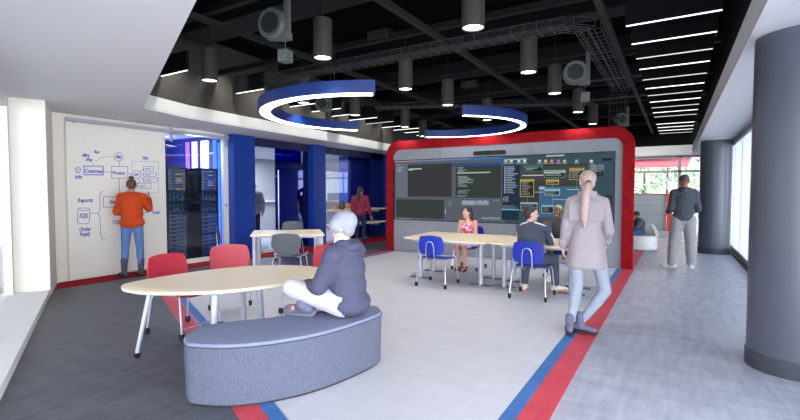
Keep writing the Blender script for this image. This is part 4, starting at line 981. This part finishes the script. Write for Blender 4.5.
hc = V(J['head']); mb = MB(); mb.ell(hc+F[2]*.045-F[1]*.025, (.098, .112, .098), F); mb.ell(hc-F[1]*.06+F[2]*.045, (.088, .075, .085), F); mb.ell(hc-F[1]*.05-F[2]*.02, (.078, .058, .07), F)
mb.cap(hc+F[2]*.02+F[1]*.03-F[0]*.03, hc+F[2]*.02+F[1]*.03+F[0]*.03, .075, .075)
be = bput('beanie', mb, BE, t, .008, 2)
GS = mat('grey sneaker', (96, 98, 122), .8, var=.06)
sh = shoe(t, (-.19, .36, .10), (-.12, 1, -.02), up=(-.5, 0, .85), m=GS, sole=mat('grey sole', (120, 122, 140), .7), name='sneaker', s=1.15)
put('orange_patch', MB().cyl((-.242, .42, .075), .018, .006, 14, axis=(-1, 0, .3)), mat('orange patch', (236, 130, 96), .6), sh)
shoe(t, (.2, .40, .09), (.9, .4, 0), up=(.5, 0, .85), m=GS, sole=RUBBER, name='sneaker')

# --- woman in floral dress -------------------------------------------------------------
J = dict(pelvis=(0, 0, .52), chest=(.0, .01, .79), neck=(0, .02, .965), head=(.01, .04, 1.095), shL=(-.15, .02, .915), shR=(.15, .02, .915), elL=(-.18, .06, .69), wrL=(-.06, .24, .62), hdL=V(.6, .7, -.1),
         elR=(.18, .06, .69), wrR=(.06, .26, .62), hdR=V(-.6, .7, -.1), hipL=(-.085, .02, .50), hipR=(.085, .02, .50), knL=(-.075, .40, .50), anL=(-.055, .30, .085), knR=(.075, .40, .50), anR=(.075, .27, .085))
F = frame((.75, 1, .05)); t = thing('person', 'seated woman in a pink floral dress with long dark hair', 'person', (-3.48, 8.28, 0), math.radians(181))
SK = skin('skin warm', (220, 166, 148))
body(t, J, SK, F, .93, .009, w=.92, hands=((.4, (1, 0, .4)), (.4, (-1, 0, .4))), bare_legs=True, feet=True); face_bits(t, V(J['head']), F, .93, lip=(190, 70, 80))
FL = bpy.data.materials.new('pink floral print'); FL.use_nodes = True; nt = FL.node_tree; b = nt.nodes['Principled BSDF']; b.inputs['Roughness'].default_value = .9
vo = nt.nodes.new('ShaderNodeTexVoronoi'); vo.inputs['Scale'].default_value = 26; tc = nt.nodes.new('ShaderNodeTexCoord'); nt.links.new(tc.outputs['Object'], vo.inputs['Vector'])
rp = nt.nodes.new('ShaderNodeValToRGB'); sp = nt.nodes.new('ShaderNodeSeparateColor'); nt.links.new(vo.outputs['Color'], sp.inputs[0]); nt.links.new(sp.outputs[0], rp.inputs[0]); rp.color_ramp.interpolation = 'CONSTANT'
for i, (p, c_) in enumerate(((0, (236, 186, 200)), (.35, (222, 70, 110)), (.6, (240, 205, 214)), (.78, (150, 50, 110)), (.88, (230, 120, 140)))):
    e = rp.color_ramp.elements[i] if i < 2 else rp.color_ramp.elements.new(p)
    e.position = p; e.color = lin(c_)+(1,)
nt.links.new(rp.outputs[0], b.inputs['Base Color'])
mb = MB(); P, Cc = V(J['pelvis']), V(J['chest']); mb.ell(P, (.165, .13, .11)); mb.ell(P.lerp(Cc, .55), (.125, .10, .17)); mb.ell(Cc+V(0, .02, .0), (.14, .115, .11))
for s_ in (-1, 1): mb.cap((s_*.07, .06, .86), (s_*.09, .0, .965), .018, .016); mb.cap((s_*.085, .03, .50), (s_*.085, .36, .51), .098, .078)
mb.cap((-.06, .3, .52), (.06, .3, .52), .075, .075)
bput('dress', mb, FL, t, .01, 3)
DH = mat('black hair', (42, 36, 42), .45, var=.2, scale=30, stretch=(4, 4, .6)); hc = V(J['head']); mb = MB()
mb.ell(hc+F[2]*.036-F[1]*.022, (.08, .088, .084), F); mb.cap(hc-F[1]*.06, V(-.02, -.07, .96), .06, .055); mb.cap(V(-.02, -.07, .96), V(-.03, -.08, .84), .055, .04); mb.cap(hc-F[1]*.04-F[0]*.05, V(-.11, .02, .88), .035, .02)
bput('hair', mb, DH, t, .009, 2)
for k, x in (('L', -.055), ('R', .075)):
    a = V(J['an'+k]); o = put('sandal', MB().prism([(x_+a.x, y_+a.y) for x_, y_ in rrect(-.035, .035, -.06, .17, .03, 4)], .0, .02), mat('tan sandal', (120, 72, 60), .6), t)
    put('strap', MB().cap(a+V(-.036, .08, -.06), a+V(.036, .08, -.06), .03, .03).cap(a+V(-.03, -.0, -.02), a+V(.03, 0, -.02), .026, .026), mat('dark strap', (70, 50, 52), .6), o, True)

# --- young man in the tracksuit ---------------------------------------------------------
J = dict(pelvis=(0, -.02, .54), chest=(-.02, .03, .83), neck=(-.04, .08, 1.03), head=(-.05, .12, 1.175), shL=(-.17, .08, .965), shR=(.17, .08, .965), elL=(-.22, .22, .77), wrL=(-.06, .42, .80), hdL=V(.7, .6, 0),
         elR=(.2, .22, .77), wrR=(.1, .42, .80), hdR=V(-.7, .6, 0), hipL=(-.1, 0, .53), hipR=(.1, 0, .53), knL=(-.2, .43, .52), anL=(-.21, .36, .09), knR=(.2, .46, .52), anR=(.22, .52, .09))
F = frame((.95, .62, .0)); t = thing('person', 'young man in a dark tracksuit with white stripes sitting on a blue chair', 'person', (-1.76, 6.52, 0), 0)
body(t, J, S_PALE, F, 1.0, .008, hands=((.4, (.3, 1, 0)), (.4, (-.3, 1, 0)))); face_bits(t, V(J['head']), F)
TS = cloth('navy grey tracksuit', (76, 82, 98), .05, .5)
mb = MB(); torso_to(mb, J, .035, 1.0, 1.05); mb.ell((0, -.01, .57), (.185, .15, .1))
for k in 'LR': arm_to(mb, J, k, .024, 1.0, .92)
tj = bput('track_jacket', mb, TS, t, .011, 4); mb = MB(); mb.cap((-.05, .07, 1.02), (.05, .07, 1.02), .056, .056); bput('collar', mb, TS, tj, .009, 2)
for k, s_ in (('R', 1), ('L', -1)):
    put('white_stripe', MB().tube([(s_*.05-.03, .035, 1.065), (s_*.12-.02, .03, 1.045), (s_*.18, .025, 1.015), (s_*.225, .06, .95), (s_*.255, .13, .86), (s_*.268, .19, .78)], .012, 8), mat('stripe white', (214, 216, 224), .8), tj, True, label='white sleeve stripe')
mb = MB(); mb.ell((0, 0, .53), (.17, .14, .11))
for k in 'LR': leg_to(mb, J, k, .02, 1.0, .93)
bput('track_trousers', mb, TS, t, .011, 3)
hc = V(J['head']); mb = MB(); mb.ell(hc+F[2]*.042-F[1]*.02, (.08, .09, .084), F); mb.ell(hc-F[1]*.045-F[2]*.015, (.066, .052, .06), F); mb.ell(hc+F[2]*.08+F[1]*.03, (.06, .055, .035), F); bput('hair', mb, mat('dark brown hair', (56, 46, 46), .6, var=.2, scale=40), t, .008, 2)
OS = mat('cream and orange sneaker', (232, 216, 200), .6, var=.25, scale=24)
for k, d in (('L', (-.1, 1, 0)), ('R', (.8, .7, 0))): shoe(t, J['an'+k], d, m=OS, sole=mat('orange sole', (226, 150, 110), .6), name='sneaker', s=1.05)

# --- gesturing man across the table -----------------------------------------------------
J = dict(pelvis=(0, -.02, .54), chest=(.0, .05, .82), neck=(0, .10, 1.01), head=(.02, .16, 1.155), shL=(-.185, .10, .95), shR=(.185, .10, .95), elL=(-.27, .22, .77), wrL=(-.14, .42, .79), hdL=V(.5, .8, 0),
         elR=(.27, .26, .79), wrR=(.19, .44, .93), hdR=V(.15, .5, .8), hipL=(-.1, 0, .53), hipR=(.1, 0, .53), knL=(-.2, .42, .53), anL=(-.24, .30, .1), knR=(.12, .46, .53), anR=(.10, .52, .09))
F = frame((.35, 1, -.05)); t = thing('person', 'smiling man with bleached short hair gesturing with one hand across the table', 'person', (-1.77, 8.36, 0), math.radians(188))
body(t, J, S_DARK, F, 1.0, .008, hands=((.3, (1, .3, 0)), (.5, (-.6, 0, .5)))); face_bits(t, V(J['head']), F, lip=(225, 205, 200))
TE = cloth('charcoal tee', (76, 78, 86)); mb = MB(); torso_to(mb, J, .026, 1.0, 1.02); mb.ell((0, -.01, .57), (.17, .14, .1))
for k in 'LR': mb.cap(V(J['sh'+k]), V(J['sh'+k]).lerp(V(J['el'+k]), .75), .074, .064)
bput('t_shirt', mb, TE, t, .011, 3)
mb = MB(); mb.ell((0, 0, .53), (.165, .135, .11))
for k in 'LR': leg_to(mb, J, k, .012, 1.0, .8)
bput('trousers', mb, cloth('slate trousers', (70, 76, 88)), t, .011, 3)
hc = V(J['head']); mb = MB(); mb.ell(hc+F[2]*.05-F[1]*.016, (.075, .086, .074), F); bput('hair', mb, mat('bleached hair', (176, 164, 148), .8, var=.15, scale=60), t, .008, 2)
for k, d in (('L', (0, 1, 0)), ('R', (.3, 1, 0))): shoe(t, J['an'+k], d, m=WS, sole=WS, name='sneaker', boot=.1)

# --- woman in the maroon jacket, far left ---------------------------------------------
J = dict(pelvis=(0, 0, .93), chest=(.0, .0, 1.2), neck=(0, .01, 1.39), head=(.01, .03, 1.53), shL=(-.165, 0, 1.33), shR=(.165, 0, 1.33), elL=(-.23, .0, 1.08), wrL=(-.2, .14, .93), elR=(.24, -.02, 1.06), wrR=(.30, .08, .84),
         hipL=(-.085, 0, .88), hipR=(.085, 0, .88), knL=(-.09, .05, .48), anL=(-.10, .0, .09), knR=(.09, .12, .48), anR=(.10, -.1, .09))
F = frame((.2, 1, 0)); t = thing('person', 'woman in a maroon jacket with dark ponytail standing by the wooden counters', 'person', (-7.62, 10.35, 0), math.radians(30))
body(t, J, S_TAN, F, .98, .014, hands=((.4, None), (.4, None)))
mb = MB(); torso_to(mb, J, .03, 1, 1.02); mb.ell((0, 0, .93), (.18, .13, .11)); mb.ell((0, 0, 1.05), (.165, .125, .14))
for k in 'LR': arm_to(mb, J, k, .022, 1, .92)
bput('jacket', mb, cloth('maroon jersey', (142, 52, 74)), t, .014, 3)
mb = MB(); mb.ell((0, 0, .9), (.155, .12, .1))
for k in 'LR': leg_to(mb, J, k, .008, 1, .97)
bput('jeans', mb, cloth('dark navy denim', (44, 54, 84)), t, .014, 3)
hc = V(J['head']); mb = MB(); mb.ell(hc+F[2]*.034-F[1]*.02, (.082, .094, .088), F); mb.tube([(.0, -.06, 1.58), (-.01, -.13, 1.54), (-.02, -.16, 1.42), (-.03, -.15, 1.27), (-.03, -.14, 1.2)], [.03, .05, .055, .045, .02], 12)
bput('hair', mb, mat('dark chestnut hair', (66, 44, 42), .6, var=.2, scale=30), t, .012, 2)
for k in 'LR': shoe(t, J['an'+k], (0, 1, 0), m=RUBBER, voxel=.014)

# --- grey-haired person behind the glass door --------------------------------------------
J = dict(pelvis=(0, 0, 1.0), chest=(.0, .0, 1.3), neck=(0, .01, 1.5), head=(.0, .03, 1.65), shL=(-.19, 0, 1.43), shR=(.19, 0, 1.43), elL=(-.26, .0, 1.16), wrL=(-.22, .14, .95), elR=(.27, .0, 1.16), wrR=(.25, .1, .92),
         hipL=(-.09, 0, .94), hipR=(.09, 0, .94), knL=(-.1, .02, .5), anL=(-.10, .0, .09), knR=(.1, .02, .5), anR=(.10, 0, .09))
F = frame((0, 1, 0)); t = thing('person', 'person in a pale beige jacket standing behind the clear glass door', 'person', (-10.54, 9.1, 0), math.radians(45))
body(t, J, S_PALE, F, 1.03, .016)
mb = MB(); torso_to(mb, J, .04, 1, 1.05); mb.ell((0, 0, .93), (.2, .15, .12)); mb.ell((0, 0, 1.1), (.18, .14, .14))
for k in 'LR': arm_to(mb, J, k, .025, 1, .92)
bput('jacket', mb, cloth('beige jacket cloth', (190, 184, 176)), t, .016, 3)
mb = MB(); mb.ell((0, 0, .95), (.16, .13, .1))
for k in 'LR': leg_to(mb, J, k, .02, 1, .97)
bput('trousers', mb, cloth('dark trousers', (60, 60, 68)), t, .016, 3)
mb = MB(); mb.ell(V(J['head'])+V(0, -.015, .035), (.082, .096, .09)); bput('hair', mb, mat('grey hair', (150, 146, 142), .8), t, .014, 2)
for k in 'LR': shoe(t, J['an'+k], (0, 1, 0), m=RUBBER, voxel=.014)

# --- person in the lounge chair ---------------------------------------------------------
J = dict(pelvis=(0, -.05, .53), chest=(.0, -.04, .78), neck=(0, .02, .93), head=(.02, .07, 1.04), shL=(-.17, .0, .88), shR=(.17, .0, .88), elL=(-.24, .12, .68), wrL=(-.1, .3, .62), elR=(.24, .12, .68), wrR=(.1, .3, .62),
         hipL=(-.09, 0, .53), hipR=(.09, 0, .53), knL=(-.12, .42, .52), anL=(-.12, .48, .09), knR=(.12, .42, .52), anR=(.12, .48, .09))
F = frame((0, 1, -.3)); t = thing('person', 'person in a dark grey sweater and blue jeans sitting in the round white chair', 'person', (-.84, 13.34, 0), math.radians(110)); t.scale = (.86, .86, .86)
body(t, J, S_MID, F, .95, .014)
mb = MB(); torso_to(mb, J, .03)
for k in 'LR': arm_to(mb, J, k, .024, 1, .92)
bput('sweater', mb, cloth('dark grey knit', (84, 88, 100)), t, .014, 3)
mb = MB(); mb.ell((0, -.02, .53), (.16, .13, .1))
for k in 'LR': leg_to(mb, J, k, .016, 1, .95)
bput('jeans', mb, cloth('bright blue denim', (64, 96, 160)), t, .014, 3)
mb = MB(); mb.ell(V(J['head'])+F[2]*.035-F[1]*.015, (.08, .094, .088), F); bput('hair', mb, mat('short dark hair', (60, 44, 38), .8), t, .012, 2)
for k in 'LR': shoe(t, J['an'+k], (0, 1, 0), m=RUBBER, voxel=.014)

# ================================================================== LIGHT AND CAMERA
w = bpy.data.worlds.new('sky'); bpy.context.scene.world = w; w.use_nodes = True; nt = w.node_tree; nt.nodes.clear()
tc = nt.nodes.new('ShaderNodeTexCoord'); sx = nt.nodes.new('ShaderNodeSeparateXYZ'); rp = nt.nodes.new('ShaderNodeValToRGB'); bgn = nt.nodes.new('ShaderNodeBackground'); ou = nt.nodes.new('ShaderNodeOutputWorld')
nt.links.new(tc.outputs['Generated'], sx.inputs[0]); nt.links.new(sx.outputs['Z'], rp.inputs[0]); nt.links.new(rp.outputs[0], bgn.inputs[0]); nt.links.new(bgn.outputs[0], ou.inputs[0])
rp.color_ramp.elements[0].position = 0; rp.color_ramp.elements[0].color = (.97, .975, 1, 1); rp.color_ramp.elements[1].position = .8; rp.color_ramp.elements[1].color = (.78, .85, 1, 1)
dp = nt.nodes.new('ShaderNodeVectorMath'); dp.operation = 'DOT_PRODUCT'; dp.inputs[1].default_value = (.9, -.42, .12); nt.links.new(tc.outputs['Generated'], dp.inputs[0])
mr = nt.nodes.new('ShaderNodeMapRange'); mr.interpolation_type = 'SMOOTHSTEP'; mr.inputs[1].default_value = -.1; mr.inputs[2].default_value = .9; mr.inputs[3].default_value = 2.7; mr.inputs[4].default_value = 12.6
nt.links.new(dp.outputs['Value'], mr.inputs[0]); nt.links.new(mr.outputs[0], bgn.inputs[1])
def area(name, loc, rot, sx_, sy_, e, col=(.9, .94, 1)):
    L = bpy.data.lights.new(name, 'AREA'); L.shape = 'RECTANGLE'; L.size = sx_; L.size_y = sy_; L.energy = e; L.color = col
    o = bpy.data.objects.new(name, L); C.objects.link(o); o.location = loc; o.rotation_euler = rot; return o
cam = bpy.data.cameras.new('camera'); co = bpy.data.objects.new('camera', cam); C.objects.link(co); co.location = (0, 0, CAMZ)
co.rotation_euler = (PI/2+PITCH, 0, YAW); cam.sensor_width = 36; cam.lens = FPX/800*36; cam.clip_start = .05; cam.clip_end = 200
S = bpy.context.scene; S.camera = co
S.view_settings.view_transform = 'Standard'; S.view_settings.look = 'None'; S.view_settings.gamma = 1; S.view_settings.use_curve_mapping = False
S.view_settings.exposure = EXPO
S.cycles.use_denoising = True; S.cycles.max_bounces = 8; S.cycles.transparent_max_bounces = 12; S.cycles.sample_clamp_indirect = 4
